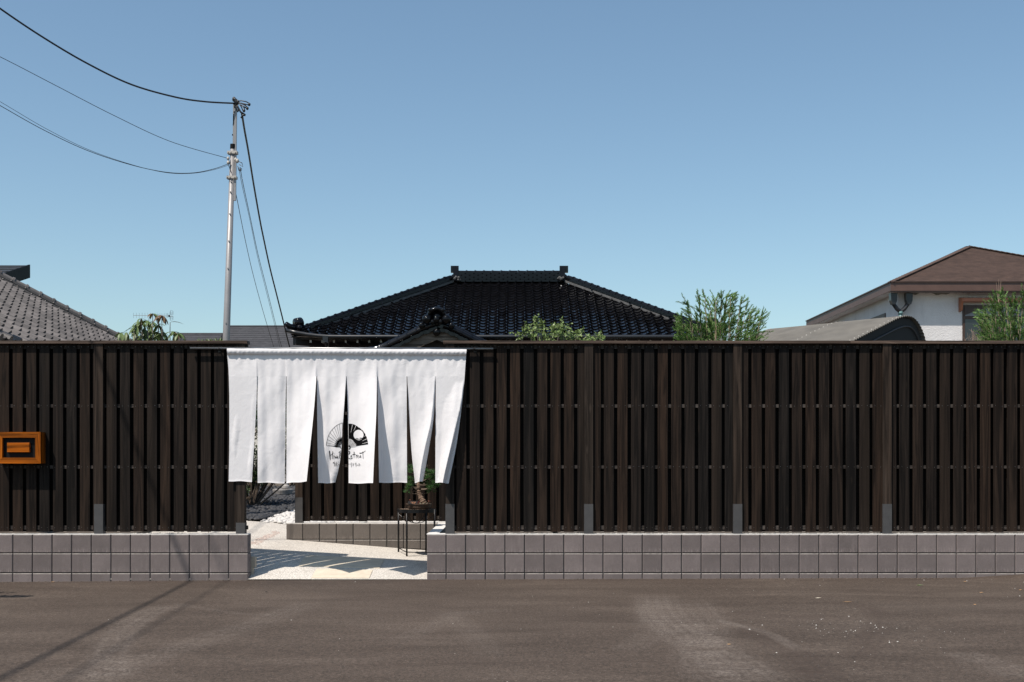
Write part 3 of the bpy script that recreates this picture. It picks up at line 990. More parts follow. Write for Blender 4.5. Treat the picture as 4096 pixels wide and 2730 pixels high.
def depth(pn, u, yy):
    """depth of the cloth (m) for strip pn at fraction u and R6 row yy"""
    t = max(0.0, (yy - 405) / 835.0)
    A = smooth_tab(pn['A'], yy)
    s = pn['s']
    if pn['fold']:
        f = lerp_tab(pn['fold'], yy)
        if u <= f:
            prof = (u / f) ** 1.6
        else:
            prof = 1 - ((u - f) / max(1e-3, 1 - f)) * 1.25
        if pn['s'] == 7:
            prof = prof - 0.9 * (1 - u)
        y = -A * prof
    else:
        y = -A * (u ** 1.5)
    # soft vertical folds
    y += 0.006 * (0.3 + t) * math.sin(u * 9.0 + s * 2.1 + t * 0.9) * math.sin(min(1, u * 4) * 1.57)
    y += 0.0022 * (1 - 0.5 * t) * math.sin(u * 19.0 + s * 1.3 - t * 2.0)
    y += 0.004 * math.sin(u * 5 + t * 11 + s * 3.7)
    y += 0.0032 * noise3((u * 2.2 + s * 7.3, yy * 0.0045, s * 1.7)) + 0.0016 * noise3((u * 6 + yy * 0.010, yy * 0.011 - u * 3.0, s * 3.1))
    y -= 0.015 * math.sin(t * 2.2 + s)*t
    y = YR + 0.012 + y
    return min(y, -0.004) if s in (1, 8) else y

def head_off(yy):
    return 0.0
CL = [(180, 210), (235, 213), (330, 222), (405, 226)]
CR = [(180, 2092), (235, 2087), (405, 2076)]
def header():
    m = MB()
    rowsv = [180, 183, 188, 195, 204, 214, 224, 232, 238, 246, 256, 270, 285, 300, 320, 340, 360, 380, 405]
    seams = [447, 678.5, 915, 1147.5, 1389.5, 1623, 1849]
    P = []
    n = 260
    for yy in rowsv:
        row = []
        l, r = smooth_tab(CL, yy), smooth_tab(CR, yy)
        for i in range(n + 1):
            u = i / n
            x = l + (r - l) * u
            # panel-wise depth at row 405, to match strips
            bounds = [226] + seams + [2076]
            xb = 226 + (2076 - 226) * u
            j = max(0, min(7, sum(1 for s_ in seams if xb > s_)))
            uu = (xb - bounds[j]) / (bounds[j + 1] - bounds[j])
            yd = depth(PAN[j], uu, max(270, yy)) - (YR + 0.012)
            k = min(1, max(0, (yy - 250) / 155))
            wr = 0.0028 * math.sin(u * 172 + 2.3 * math.sin(u * 19)) * math.exp(-((yy - 262) / 45.0) ** 2)
            wr += 0.0016 * math.sin(u * 95 + yy * 0.02 + 1.7 * math.sin(u * 31)) * math.exp(-((yy - 300) / 70.0) ** 2)
            wr += 0.003 * math.sin(u * 330 + yy * 0.12) * math.exp(-((yy - 226) / 14.0) ** 2)
            if yy <= 238:
                a = (yy - 180) / 58.0 * math.pi
                bul = -0.019 * math.sin(a) ** 0.8 if 0 < a < math.pi else 0.0
                bul -= 0.004 * (0.5 + 0.5 * math.sin(u * 61 + 1.3 * math.sin(u * 23))) * math.sin(min(a, math.pi))
                y = YR + 0.0 + bul + 0.012 * (yy > 232)
            else:
                y = YR + 0.012
            y += yd * k + wr
            for s_ in seams:
                dd = abs(xb - s_)
                if dd < 5 and yy > 238:
                    y -= 0.0025 * (1 - dd / 5)
            px, py = R6(x, yy + (0.5 - u) * -8 * (1 if yy < 240 else max(0, 1 - (yy - 240) / 165)))
            row.append(W(px, py, y))
        P.append(row)
    m.grid(P)
    o = build('header_band', m, M_cloth, nr_, smooth=True)
    return o
header()
# fix: the strips start exactly at row 405 and hang down
def panel_pt(pn, u, yy, off=0.0):
    l, r = smooth_tab(pn['L'], yy), smooth_tab(pn['R'], yy)
    x = l + (r - l) * u
    px, py = R6(x, yy)
    return W(px, py, depth(pn, u, yy) - off)
panel_objs = []
for pn in PAN:
    m = MB()
    nu, nv = 34, 90
    P = []
    for j in range(nv + 1):
        row = []
        for i in range(nu + 1):
            u = i / nu
            t = j / nv
            bot = pn['B'][0] + (pn['B'][1] - pn['B'][0]) * u
            bot += 2.5 * math.sin(u * 7 + pn['s'])
            yy = 405 + (bot - 405) * t
            p = panel_pt(pn, u, yy)
            if j == nv:
                p.y -= 0.003
            row.append(p)
        P.append(row)
    m.grid(P)
    # hem: narrow raised strip along the bottom
    o = build('curtain_strip', m, M_cloth, nr_, smooth=True)
    panel_objs.append(o)

# printed emblem: polygons in crop pixels of the photograph, laid on the cloth
def C1(x, y):
    px, py = 1250 + x / 6.273, 1650 + y / 6.273
    return ((px - 800) * 1.961, (py - 1300) * 1.961)
def on_cloth(pn, x, y, off):
    xx, yy = C1(x, y)
    l, r = smooth_tab(pn['L'], yy), smooth_tab(pn['R'], yy)
    u = (xx - l) / (r - l)
    u = max(0.004, min(0.996, u))
    return panel_pt(pn, u, yy, off)
def resample(pts, step=14):
    out = [pts[0]]
    for a, b in zip(pts, pts[1:]):
        d = math.hypot(b[0] - a[0], b[1] - a[1])
        n = max(1, int(d / step))
        for k in range(1, n + 1):
            out.append((a[0] + (b[0] - a[0]) * k / n, a[1] + (b[1] - a[1]) * k / n) if len(a) == 2 else (a[0] + (b[0] - a[0]) * k / n, a[1] + (b[1] - a[1]) * k / n, a[2] + (b[2] - a[2]) * k / n))
    return out
def stroke(m, pn, pts, w0, w1=None, off=0.003):
    w1 = w0 if w1 is None else w1
    pts = resample(pts)
    n = len(pts)
    b = len(m.v)
    for i, p in enumerate(pts):
        q0, q1 = pts[max(0, i - 1)], pts[min(n - 1, i + 1)]
        dx, dy = q1[0] - q0[0], q1[1] - q0[1]
        L = math.hypot(dx, dy) or 1
        w = 1.22 * (w0 + (w1 - w0) * i / max(1, n - 1)) / 2
        for s in (-1, 1):
            m.v.append(tuple(on_cloth(pn, p[0] - dy / L * w * s, p[1] + dx / L * w * s, off)))
    for i in range(n - 1):
        a = b + 2 * i
        m.f.append((a, a + 1, a + 3, a + 2))
P4, P5 = PAN[3], PAN[4]
ink4, ink5, wht5 = MB(), MB(), MB()
arc = [(345, 828), (352, 765), (370, 680), (398, 590), (437, 510), (490, 437), (548, 375), (608, 328), (670, 293), (752, 266)]
stroke(ink4, P4, arc, 7)
stroke(ink4, P4, [(345, 828), (575, 852), (700, 872)], 7, 16)
for i, (ax, ay) in enumerate(arc[1:]):
    ex, ey = 735 - (735 - ax) * 0.36, 862 - (862 - ay) * 0.36
    stroke(ink4, P4, [(ax, ay), (ex, ey)], 6, 4)
cx, cy = 742, 880
for k in range(15):                        # dark inner ring of the left half, radial ticks
    a = math.radians(176 - k * 6.0)
    r0, r1 = 120, 180 if k % 2 else 168
    p = (cx + r0 * math.cos(a), cy - r0 * math.sin(a) * 1.35); q = (cx + r1 * math.cos(a), cy - r1 * math.sin(a) * 1.35)
    stroke(ink4, P4, [p, q], 17, 12)
    stroke(ink4, P4, [(cx + 55 * math.cos(a), cy - 55 * math.sin(a) * 1.35), p], 3, 9)
    stroke(ink4, P4, [q, (cx + 205 * math.cos(a), cy - 205 * math.sin(a) * 1.35)], 7, 2)
stroke(ink4, P4, [(705, 850), (700, 880), (712, 905), (725, 910)], 10)
# right half: black sector with a white moon
sect = [(903, 286), (960, 286), (1000, 294), (1050, 310), (1090, 330), (1180, 388), (1260, 455), (1320, 540), (1365, 640), (1388, 740), (1395, 805)]
inner = (900, 880)
NR = 14
P = []
sect = resample(sect, 22)
for p in sect:
    P.append([on_cloth(P5, inner[0] + 8 + (p[0] - inner[0] - 8) * t / NR, inner[1] + (p[1] - inner[1]) * t / NR, 0.003) for t in range(1, NR + 1)])
ink5.grid(P)
stroke(ink5, P5, [(905, 850), (935, 862), (945, 890), (930, 915), (905, 925)], 22)
disc = []
for k in range(28):
    a = 2 * math.pi * k / 28
    y = 566 + 126 * math.sin(a)
    disc.append((1156 + 126 * math.cos(a), min(y, 668)))
b = len(wht5.v)
wht5.v.append(tuple(on_cloth(P5, 1156, 566, 0.0055)))
for r_ in (0.5, 1.0):
    for p in disc:
        wht5.v.append(tuple(on_cloth(P5, 1156 + (p[0] - 1156) * r_, 566 + (p[1] - 566) * r_, 0.0055)))
for k in range(28):
    j = (k + 1) % 28
    wht5.f.append((b, b + 1 + k, b + 1 + j))
    wht5.f.append((b + 1 + k, b + 29 + k, b + 29 + j, b + 1 + j))
for y, xa, xb in ((680, 1095, 1235), (700, 1135, 1195)):
    stroke(wht5, P5, [(xa, y), (xb, y)], 6, 6, 0.0055)
for y, xa, xb in ((655, 1085, 1150), (645, 1180, 1262), (662, 1200, 1255)):
    stroke(ink5, P5, [(xa, y), (xb, y)], 8, 6, 0.0085)
for (a, b_) in (((1003, 310), (962, 510)), ((1090, 335), (1033, 475)), ((1166, 378), (1156, 395)), ((1238, 437), (1228, 452)), ((1298, 505), (1285, 520)), ((1340, 580), (1298, 610)), ((1373, 662), (1245, 722)), ((1387, 752), (1242, 792))):
    stroke(wht5, P5, [a, b_], 8, 3, 0.0055)
for k in range(10):
    a = math.radians(84 - k * 8.3)
    p = (905 + 55 * math.cos(a), 880 - 55 * math.sin(a)); q = (905 + (190 + 10 * math.sin(k)) * math.cos(a), 880 - (190 + 25 * math.sin(a)) * math.sin(a))
    stroke(wht5, P5, [p, q], 3, 13, 0.0055)
# lettering, brush strokes
def S(m, pn, *strokes):
    for st in strokes:
        stroke(m, pn, st[0], st[1], st[2])
S(ink4, P4, ([(425, 965), (432, 1060), (445, 1190)], 20, 12), ([(440, 1085), (490, 1050), (520, 1012)], 12, 7), ([(508, 975), (500, 1070), (492, 1172)], 10, 7),
  ([(531, 1075), (533, 1180)], 11, 6), ([(538, 1045), (548, 1035)], 10, 8),
  ([(555, 1090), (566, 1158), (580, 1105), (592, 1158), (610, 1085)], 9, 6),
  ([(640, 1092), (617, 1112), (616, 1158), (640, 1120), (641, 1168)], 9, 7),
  ([(655, 1008), (715, 965)], 10, 8), ([(690, 985), (682, 1070), (675, 1150)], 11, 9), ([(690, 1010), (712, 1030), (690, 1065)], 9, 7), ([(690, 1070), (705, 1095)], 8, 7), ([(675, 1150), (700, 1158)], 8, 6),
  ([(510, 1276), (556, 1240)], 12, 8), ([(552, 1262), (548, 1300), (556, 1355)], 9, 6), ([(580, 1250), (605, 1250), (602, 1278), (582, 1278)], 6, 5), ([(570, 1292), (615, 1286)], 7, 5), ([(585, 1295), (572, 1330)], 6, 5), ([(598, 1292), (612, 1345), (600, 1350)], 6, 5), ([(588, 1315), (580, 1350)], 5, 4),
  ([(640, 1246), (652, 1256)], 12, 9), ([(628, 1280), (640, 1290)], 8, 7), ([(632, 1340), (655, 1300)], 6, 5), ([(655, 1318), (682, 1312)], 6, 5))
S(ink5, P5, ([(905, 985), (932, 988), (938, 1010), (925, 1038), (905, 1060)], 18, 14), ([(905, 1150), (940, 1168), (975, 1166), (1003, 1155)], 14, 7),
  ([(958, 1118), (988, 1100), (980, 1075), (962, 1090), (958, 1130), (975, 1150), (1005, 1135)], 10, 7),
  ([(1043, 990), (1040, 1145)], 16, 8), ([(1000, 1062), (1080, 1054)], 13, 10),
  ([(1095, 1068), (1097, 1152)], 11, 7), ([(1096, 1095), (1120, 1066), (1128, 1075)], 9, 8),
  ([(1128, 1115), (1155, 1098), (1147, 1075), (1130, 1090), (1128, 1130), (1145, 1150), (1172, 1132)], 9, 6),
  ([(1212, 1082), (1186, 1095), (1182, 1135), (1200, 1135), (1212, 1090), (1218, 1148)], 9, 7),
  ([(1178, 1026), (1225, 1026), (1275, 1005), (1332, 965)], 20, 5), ([(1262, 985), (1266, 1080), (1272, 1166)], 11, 8),
  ([(907, 1290), (912, 1310)], 10, 7), ([(940, 1290), (946, 1315)], 9, 6), ([(972, 1262), (976, 1380)], 9, 6),
  ([(1017, 1272), (1016, 1350)], 10, 8), ([(1018, 1310), (1036, 1324)], 9, 6), ([(1067, 1282), (1070, 1312)], 9, 6), ([(1090, 1265), (1092, 1368)], 10, 7), ([(1108, 1326), (1146, 1325)], 9, 8),
  ([(1168, 1278), (1166, 1356)], 10, 8), ([(1168, 1316), (1208, 1327)], 9, 5))
build('fan_print', ink4, M_ink, panel_objs[3])
build('fan_print', ink5, M_ink, panel_objs[4])
build('moon_print', wht5, M_cloth, panel_objs[4], smooth=True)

# ------------------------------------------------------------------ tiled roofs
def tile_mesh(name, mat, w=0.275, l=0.30, depth_=0.028, roll=0.030, thick=0.026):
    m = MB()
    us = [0, 0.09, 0.2, 0.36, 0.52, 0.66, 0.74, 0.82, 0.90, 1.0]
    def prof(u):
        if u < 0.70:
            return -depth_ * math.sin(math.pi * u / 0.70) ** 0.9 + 0.004
        return roll * math.sin(math.pi * (u - 0.70) / 0.30) + 0.004
    n = len(us)
    for y, dz in ((0, 0.036), (l, 0.0)):
        m.v += [((u - 0.5) * w, y, prof(u) + dz) for u in us]
    m.v += [((u - 0.5) * w, 0.002, prof(u) + 0.036 - thick) for u in us]
    for i in range(n - 1):
        m.f.append((i, i + 1, n + i + 1, n + i))
        m.f.append((2 * n + i, 2 * n + i + 1, i + 1, i))
    return m.mesh(name, mat, smooth=False)
TW, TE = 0.265, 0.236
def proj(p):
    d = p.y + DIST
    return 2048 + p.x / d * F, 1832 - (p.z - EYE) / d * F
def tile_plane(root, org, xd, up, nrm, ucount, scount, inside, tile, mat, lift=None, keyf=None, maxparts=300, partname='roof_tile', u0=0):
    cand = []
    for r in range(scount):
        for c_ in range(u0, ucount):
            u, s = (c_ + 0.5) * TW, r * TE
            if not inside(u, s + TE * 0.5):
                continue
            p = org + xd * u + up * s
            if lift:
                p = p + Vector((0, 0, lift(p, s)))
            jit = Matrix.Rotation(random.uniform(-0.012, 0.012), 4, 'X') @ Matrix.Rotation(random.uniform(-0.012, 0.012), 4, 'Y')
            M = Matrix((( xd.x, up.x, nrm.x, p.x), (xd.y, up.y, nrm.y, p.y), (xd.z, up.z, nrm.z, p.z), (0, 0, 0, 1))) @ jit
            cand.append((keyf(p, r) if keyf else r, random.random(), M))
    cand.sort(key=lambda t: (t[0], t[1]))
    for k, _, M in cand[:maxparts]:
        inst(partname, tile, root, M)
    rest = cand[maxparts:]
    if rest:
        m = MB()
        tv = [v.co.copy() for v in tile.vertices]
        tf = [tuple(p.vertices) for p in tile.polygons]
        for k, _, M in rest:
            b = len(m.v)
            m.v += [tuple(M @ v) for v in tv]
            m.f += [tuple(b + i for i in f) for f in tf]
        build(partname + '_field', m, mat, root, stuff=True)

def cap_mesh(name, mat, r=0.072, l=0.27, ring=0.016):
    m = MB()
    n = 8
    secs = [(0.0, r + ring), (0.045, r + ring), (0.05, r), (l, r * 0.97)]
    for y, rr in secs:
        for k in range(n + 1):
            a = math.pi * k / n
            m.v.append((rr * math.cos(a), y, rr * 0.95 * math.sin(a)))
    for i in range(len(secs) - 1):
        for k in range(n):
            a = i * (n + 1) + k
            m.f.append((a, a + 1, a + n + 2, a + n + 1))
    m.f.append(tuple(range(n + 1))[::-1])
    return m.mesh(name, mat, smooth=False)

def ridge_stack(root, p0, p1, capme, mat, layers=3, w0=0.30, lh=0.055, base=0.02, pitch=0.255, plaster=None, knob=0.30):
    p0, p1 = Vector(p0), Vector(p1)
    t = (p1 - p0); L = t.length; t.normalize()
    side = t.cross(Vector((0, 0, 1))).normalized()
    n = side.cross(t).normalized()
    mid = (p0 + p1) / 2
    if plaster:
        build('plaster_bed', MB().obox(mid + n * (base - 0.05), t, side, n, L / 2, w0 / 2 - 0.008, 0.034), plaster, root)
    z = base
    for i in range(layers):
        w = w0 - 0.022 * i
        m = MB().obox(mid + n * (z + lh * 0.42), t, side, n, L / 2, w / 2, lh * 0.36)
        m.obox(mid + n * (z + lh * 0.9), t, side, n, L / 2 - 0.01, w / 2 - 0.03, lh * 0.14)
        k = (i % 2) * knob / 2
        while k < L:
            for s in (-1, 1):
                m.ball(p0 + t * k + side * s * (w / 2 - 0.004) + n * (z + lh * 0.42), lh * 0.42, 6, 4)
            k += knob
        build('ridge_course', m, mat, root)
        z += lh
    nn = int(L / pitch)
    for k in range(nn):
        p = p0 + t * (L * k / nn) + n * z
        M = Matrix(((side.x, t.x, n.x, p.x), (side.y, t.y, n.y, p.y), (side.z, t.z, n.z, p.z), (0, 0, 0, 1))) @ Matrix.Rotation(random.uniform(-0.02, 0.02), 4, 'X')
        inst('ridge_tile', capme, root, M)
    return z

# ---- main black-tiled house
house = thing('tiled_house', (0, 25.2, 0.38), 'low house with glossy black tiled hip roof and a small porch gable', 'house')
EX0, EX1, EY, EZ, RY, RZ = -6.22, 5.86, 21.0, 4.68, 25.2, 6.79
RX0, RX1 = -1.87, 1.70
slope = math.atan2(RZ - EZ, RY - EY)
SL = math.hypot(RZ - EZ, RY - EY)
tile_b = tile_mesh('roof_tile', M_tile)
cap_b = cap_mesh('ridge_tile', M_tile)
def lift_main(p, s):
    q = max(0.0, abs(p.x - (EX0 + EX1) / 2) - 4.75) / 1.3
    return 0.17 * q * q * max(0.0, 1 - s / SL * 1.6)
def inside_front(u, s):
    t = s / SL
    x = EX0 + u
    return EX0 + (RX0 - EX0) * t - 0.02 < x < EX1 + (RX1 - EX1) * t + 0.02
up = Vector((0, math.cos(slope), math.sin(slope)))
tile_plane(house, Vector((EX0, EY, EZ)), Vector((1, 0, 0)), up, Vector((0, -math.sin(slope), math.cos(slope))), 46, 20, inside_front, tile_b, M_tile, lift_main)
# left, right and rear slopes
BYE = 2 * RY - EY
for sx in (-1, 1):
    ex = EX0 if sx < 0 else EX1
    rx = RX0 if sx < 0 else RX1
    sl = math.atan2(RZ - EZ, abs(rx - ex)); L2 = math.hypot(RZ - EZ, rx - ex)
    upv = Vector((-sx * math.cos(sl), 0, math.sin(sl)))
    nv = Vector((sx * math.sin(sl), 0, math.cos(sl)))
    xd = upv.cross(nv)
    org = Vector((ex, EY if xd.y > 0 else BYE, EZ))
    def ins(u, s, L2=L2):
        t = s / L2
        return (RY - EY) * t < u < (BYE - EY) - (RY - EY) * t
    tile_plane(house, org, xd, upv, nv, 32, 20, ins, tile_b, M_tile, lambda p, s: 0.0, maxparts=0, partname='side_tile')
m = MB()
m.poly([(EX1, BYE, EZ), (EX0, BYE, EZ), (RX0, RY, RZ), (RX1, RY, RZ)])
m.poly([(EX0, EY + .03, EZ - .05), (EX1, EY + .03, EZ - .05), (RX1, RY, RZ - .06), (RX0, RY, RZ - .06)])
m.poly([(EX0 + .03, BYE, EZ - .05), (EX0 + .03, EY, EZ - .05), (RX0, RY, RZ - .06)])
m.poly([(EX1 - .03, EY, EZ - .05), (EX1 - .03, BYE, EZ - .05), (RX1, RY, RZ - .06)])
build('roof_underlay', m, M_darkwood, house)
zr = ridge_stack(house, (RX0 + 0.14, RY, RZ - 0.015), (RX1 - 0.15, RY, RZ - 0.015), cap_b, M_tile, 5, 0.36, 0.062, 0.0, 0.262, None, 0.265)
for sx, rx in ((-1, RX0 + 0.14), (1, RX1 - 0.15)):       # ridge end tiles
    m = MB()
    m.prism([(rx - 0.03 * sx, RY - 0.20, RZ + 0.02), (rx - 0.03 * sx, RY + 0.20, RZ + 0.02), (rx - 0.03 * sx, RY + 0.15, RZ + 0.34), (rx - 0.03 * sx, RY + 0.12, RZ + 0.48), (rx - 0.03 * sx, RY - 0.12, RZ + 0.48), (rx - 0.03 * sx, RY - 0.15, RZ + 0.34)], (0.15 * sx, 0, 0))
    m.box(min(rx - .05 * sx, rx + .2 * sx), max(rx - .05 * sx, rx + .22 * sx), RY - 0.1, RY + 0.1, RZ + 0.30, RZ + 0.50)
    m.ball((rx + 0.1 * sx, RY - 0.1, RZ + 0.13), 0.11, 8, 6)
    m.ball((rx + 0.1 * sx, RY + 0.1, RZ + 0.13), 0.11, 8, 6)
    build('ridge_end_tile', m, M_tile, house, recalc=True)
    # plaster where hip meets ridge
    mm = MB()
    for k in range(5):
        mm.ball((rx - 0.02 * sx + random.uniform(-.1, .1), RY - 0.26 + random.uniform(-.05, .05), RZ + 0.05 + random.uniform(-.02, .08)), random.uniform(0.03, 0.06), 6, 4)
    build('plaster_patch', mm, M_plaster, house)
for ex, rx in ((EX0, RX0), (EX1, RX1)):
    sx = 1 if rx > ex else -1
    a = Vector((ex + 0.25 * sx, EY + 0.25, EZ + 0.12)); b = Vector((rx - 0.05 * sx, RY - 0.12, RZ + 0.05))
    ridge_stack(house, a, b, cap_b, M_tile, 2, 0.25, 0.042, 0.0, 0.255, M_plaster, 0.26)
    # rear hip
    ridge_stack(house, Vector((ex + 0.25 * sx, BYE - 0.25, EZ + 0.15)), Vector((rx, RY + 0.1, RZ + 0.1)), cap_b, M_tile, 2, 0.28, 0.05, 0.03, 0.5, None, 0.6)
    # hip end ornament: open round end tile with two balls
    m = MB()
    c = a + Vector((-0.05 * sx, -0.04, 0.24))
    m.tube([c + Vector((0.06 * sx, 0.06, 0.03)), c + Vector((-0.07 * sx, -0.07, -0.02))], 0.145, 12)
    m.ball(c + Vector((-0.1 * sx, -0.1, -0.13)), 0.10, 8, 6)
    m.ball(c + Vector((0.05 * sx, -0.14, -0.15)), 0.09, 8, 6)
    build('hip_end_tile', m, M_tile, house, smooth=True)
    m = MB().tube([Vector((ex - 0.10 * sx, EY - 0.10, EZ + 0.32)), Vector((ex + 0.0 * sx, EY, EZ + 0.22)), Vector((ex + 0.3 * sx, EY + 0.3, EZ + 0.20))], [0.06, 0.10, 0.11], 8)
    build('corner_tile', m, M_tile, house, smooth=True)
# chipped white mortar streaks beside the right hip
for i, (px, py, l) in enumerate(((2244, 1142, 12), (2358, 1180, 13), (2518, 1240, 20), (2558, 1250, 13), (2602, 1266, 16), (2643, 1279, 14), (2686, 1290, 13), (2708, 1295, 18))):
    t = (1352 - py) / (1352 - 1128.0)
    y = EY + (RY - EY) * t
    p = W(px, py, y - 0.1)
    m = MB()
    pts = [p + Vector((0.012 * math.sin(k * 2.1), 0, -k * l / 130.0 / 3)) for k in range(4)]
    m.tube(pts, [0.012, 0.022, 0.02, 0.010], 5)
    build('mortar_chip', m, M_coping, house)
# walls, eaves
build('wall', MB().box(EX0 + 0.95, EX1 - 0.95, EY + 0.95, BYE - 0.95, 0.3, EZ - 0.06), M_darkwood, house)
m = MB()
for (xa, xb) in ((-4.9, -4.2), (-3.6, -2.9), (-1.0, 0.2), (1.2, 3.2)):
    m.box(xa, xb, EY + 0.93, EY + 0.949, 3.4, 4.25)
build('wall_plaster', m, M_white, house)
build('soffit', MB().box(EX0 + 0.12, EX1 - 0.12, EY + 0.10, EY + 0.96, EZ - 0.115, EZ - 0.07), M_darkwood, house)
for k in range(34):
    x = EX0 + 0.55 + k * 0.33
    if x > EX1 - 0.4:
        break
    r = build('rafter', MB().box(x - 0.03, x + 0.03, EY + 0.16, EY + 0.94, EZ - 0.20, EZ - 0.12), M_darkwood, house)
    build('rafter_end', MB().box(x - 0.027, x + 0.027, EY + 0.15, EY + 0.158, EZ - 0.197, EZ - 0.123), M_palewood, r)
build('hip_rafter', MB().obox((EX0 + 0.5, EY + 0.45, EZ - 0.17), Vector((0.707, 0.707, 0)), Vector((-0.707, 0.707, 0)), Vector((0, 0, 1)), 0.55, 0.07, 0.10), M_darkwood, house)
# gutter, following the upturned corners
gp = []
for k in range(41):
    x = EX0 - 0.12 + (EX1 - EX0 + 0.24) * k / 40
    gp.append(Vector((x, EY - 0.07, EZ - 0.055 + lift_main(Vector((x, 0, 0)), 0) * 0.95)))
build('gutter', MB().tube(gp, 0.058, 8), M_gutter, house, smooth=True)
m = MB()
px, py = 1100 + 530 / 2.614, 1000 + 935 / 2.614
p = W(px, py, EY - 0.07)
m.box(p.x - 0.075, p.x + 0.075, p.y - 0.07, p.y + 0.06, p.z - 0.09, p.z + 0.09)
m.tube([p + Vector((0, 0.02, -0.08)), p + Vector((0.0, 0.5, -0.5)), p + Vector((0, 0.9, -0.8)), p + Vector((0, 0.9, -3.5))], 0.035, 8)
build('downpipe', m, M_gutter, house)

# porch gable
PY = 18.0
def R3(x, y):
    return (1100 + x / 2.614, 1000 + y / 2.614)
prof = []
for x, y in ((700, 1052), (780, 1045), (870, 1035), (960, 1022), (1060, 1003), (1140, 968), (1230, 925), (1330, 878), (1430, 826), (1550, 770), (1640, 738), (1690, 722)):
    px, py = R3(x, y)
    prof.append(W(px, py, PY))
ax = prof[-1].x
right = [Vector((2 * ax - p.x, p.y, p.z)) for p in prof[:-1]][::-1]
full = prof + right
porch_depth = 3.6
m = MB()
m.grid([[p + Vector((0, 0.08, -0.12)) for p in full], [p + Vector((0, porch_depth, -0.12)) for p in full]])
m.grid([[p + Vector((0, 0.05, -0.20)) for p in full], [p + Vector((0, porch_depth, -0.20)) for p in full]])
build('porch_roof_deck', m, M_darkwood, house)
def along(path, step):
    out = []; acc = 0.0; nxt = step / 2
    for a, b in zip(path, path[1:]):
        L = (b - a).length
        while nxt <= acc + L:
            t = (nxt - acc) / L
            out.append((a.lerp(b, t), (b - a).normalized()))
            nxt += step
        acc += L
    return out
def verge_roll(path, name, r, dz, dy, ringstep=0.27):
    for pth in (path[:12], path[11:]):
        pts = [p + Vector((0, dy, dz)) for p in pth]
        build(name, MB().tube(pts, r, 10), M_tile, house, smooth=True)
        for p, t in along(pts, ringstep):
            build('verge_collar', MB().tube([p - t * 0.022, p + t * 0.022], r * 1.22, 10), M_tile, house, smooth=False)
verge_roll(full, 'verge_roll', 0.075, -0.02, 0.50)
verge_roll(full, 'verge_roll', 0.070, -0.105, 0.12)
# porch tile rows on top
m = MB()
for k in range(12):
    y = PY + 0.75 + k * 0.25
    for pth in (full[:12], full[11:]):
        m.tube([p + Vector((0, y - PY, -0.06)) for p in pth], 0.06, 6)
build('porch_tile_rows', m, M_tile, house, smooth=True)
# scalloped verge tiles and pale plaster under the roll
for pth, sg_ in ((prof, 1), (right, 1)):
    q = [p + Vector((0, 0.05, -0.20)) for p in ([*pth] if pth is prof else [full[11], *right])]
    for p, t in along(q, 0.27):
        n = Vector((-t.z, 0, t.x)).normalized()
        if n.z < 0:
            n = -n
        pts = []
        for k in range(9):
            a = math.pi * k / 8
            pts.append(p + t * (0.125 * math.cos(a)) - n * (0.09 * math.sin(a)))
        mm = MB(); mm.prism(pts, (0, 0.10, 0))
        build('scallop_tile', mm, M_tile, house, recalc=True)
        mm = MB(); mm.tube([p + t * 0.135 + Vector((0, -0.03, -0.03)), p + t * 0.135 + Vector((0, 0.1, -0.03))], 0.045, 8)
        build('round_end_tile', mm, M_tile, house)
    mm = MB()
    top = [p + Vector((0, 0.06, 0.03)) for p in q]; bot = [p + Vector((0, 0.06, -0.085)) for p in q]
    mm.grid([bot, top])
    build('verge_plaster', mm, M_plaster, house)
# curved barge boards
barge_top = [p + Vector((0, 0.14, -0.27)) for p in full if True]
bt = []
bb = []
for p in full:
    d = abs(p.x - ax)
    bt.append(p + Vector((0, 0.14, -0.26)))
    bb.append(p + Vector((0, 0.14, -0.26 - (0.26 + 0.10 * min(1, d / 1.2)))))
mm = MB()
mm.grid([bb, bt]); mm.grid([[p + Vector((0, 0.06, 0)) for p in bt], [p + Vector((0, 0.06, 0)) for p in bb]])
mm.grid([[p + Vector((0, 0.06, 0)) for p in bb], bb])
build('barge_board', mm, M_bargewood, house)
mm = MB(); mm.poly([p + Vector((0, 0.45, -0.1)) for p in full] )
build('porch_gable_wall', mm, M_darkwood, house)
mm = MB().box(ax - 1.1, ax + 1.1, PY + 0.30, PY + 0.40, 3.50, 3.62)
build('porch_beam', mm, M_bargewood, house)
for sx in (-1, 1):
    build('porch_column', MB().box(ax + sx * 1.0 - 0.07, ax + sx * 1.0 + 0.07, PY + 0.3, PY + 0.44, 0.4, 3.5), M_bargewood, house)
# ornamental ridge-end tile on the gable
px, py = R3(1690, 690)
c = W(px, py, PY + 0.02)
m = MB()
arcp = []
for k in range(11):
    a = math.radians(-10 + 200 * k / 10)
    arcp.append(c + Vector((0.19 * math.cos(a), 0, 0.03 + 0.15 * math.sin(a))))
m.tube(arcp, [0.02] + [0.05] * 9 + [0.02], 8)
m.prism([c + Vector((-0.15, 0.03, -0.14)), c + Vector((0.15, 0.03, -0.14)), c + Vector((0.17, 0.03, 0.05)), c + Vector((0.0, 0.03, 0.16)), c + Vector((-0.17, 0.03, 0.05))], (0, 0.1, 0))
for sx in (-1, 1):
    m.ball(c + Vector((0.25 * sx, 0, -0.09)), 0.125, 10, 7)
    m.ball(c + Vector((0.38 * sx, 0, -0.25)), 0.085, 8, 6)
    m.ball(c + Vector((0.10 * sx, -0.04, -0.16)), 0.065, 8, 6)
    m.ball(c + Vector((0.17 * sx, -0.02, 0.14)), 0.055, 8, 6)
m.ball(c + Vector((0, -0.05, -0.10)), 0.085, 8, 6)
build('ridge_ornament', m, M_tile, house, smooth=True, recalc=True)
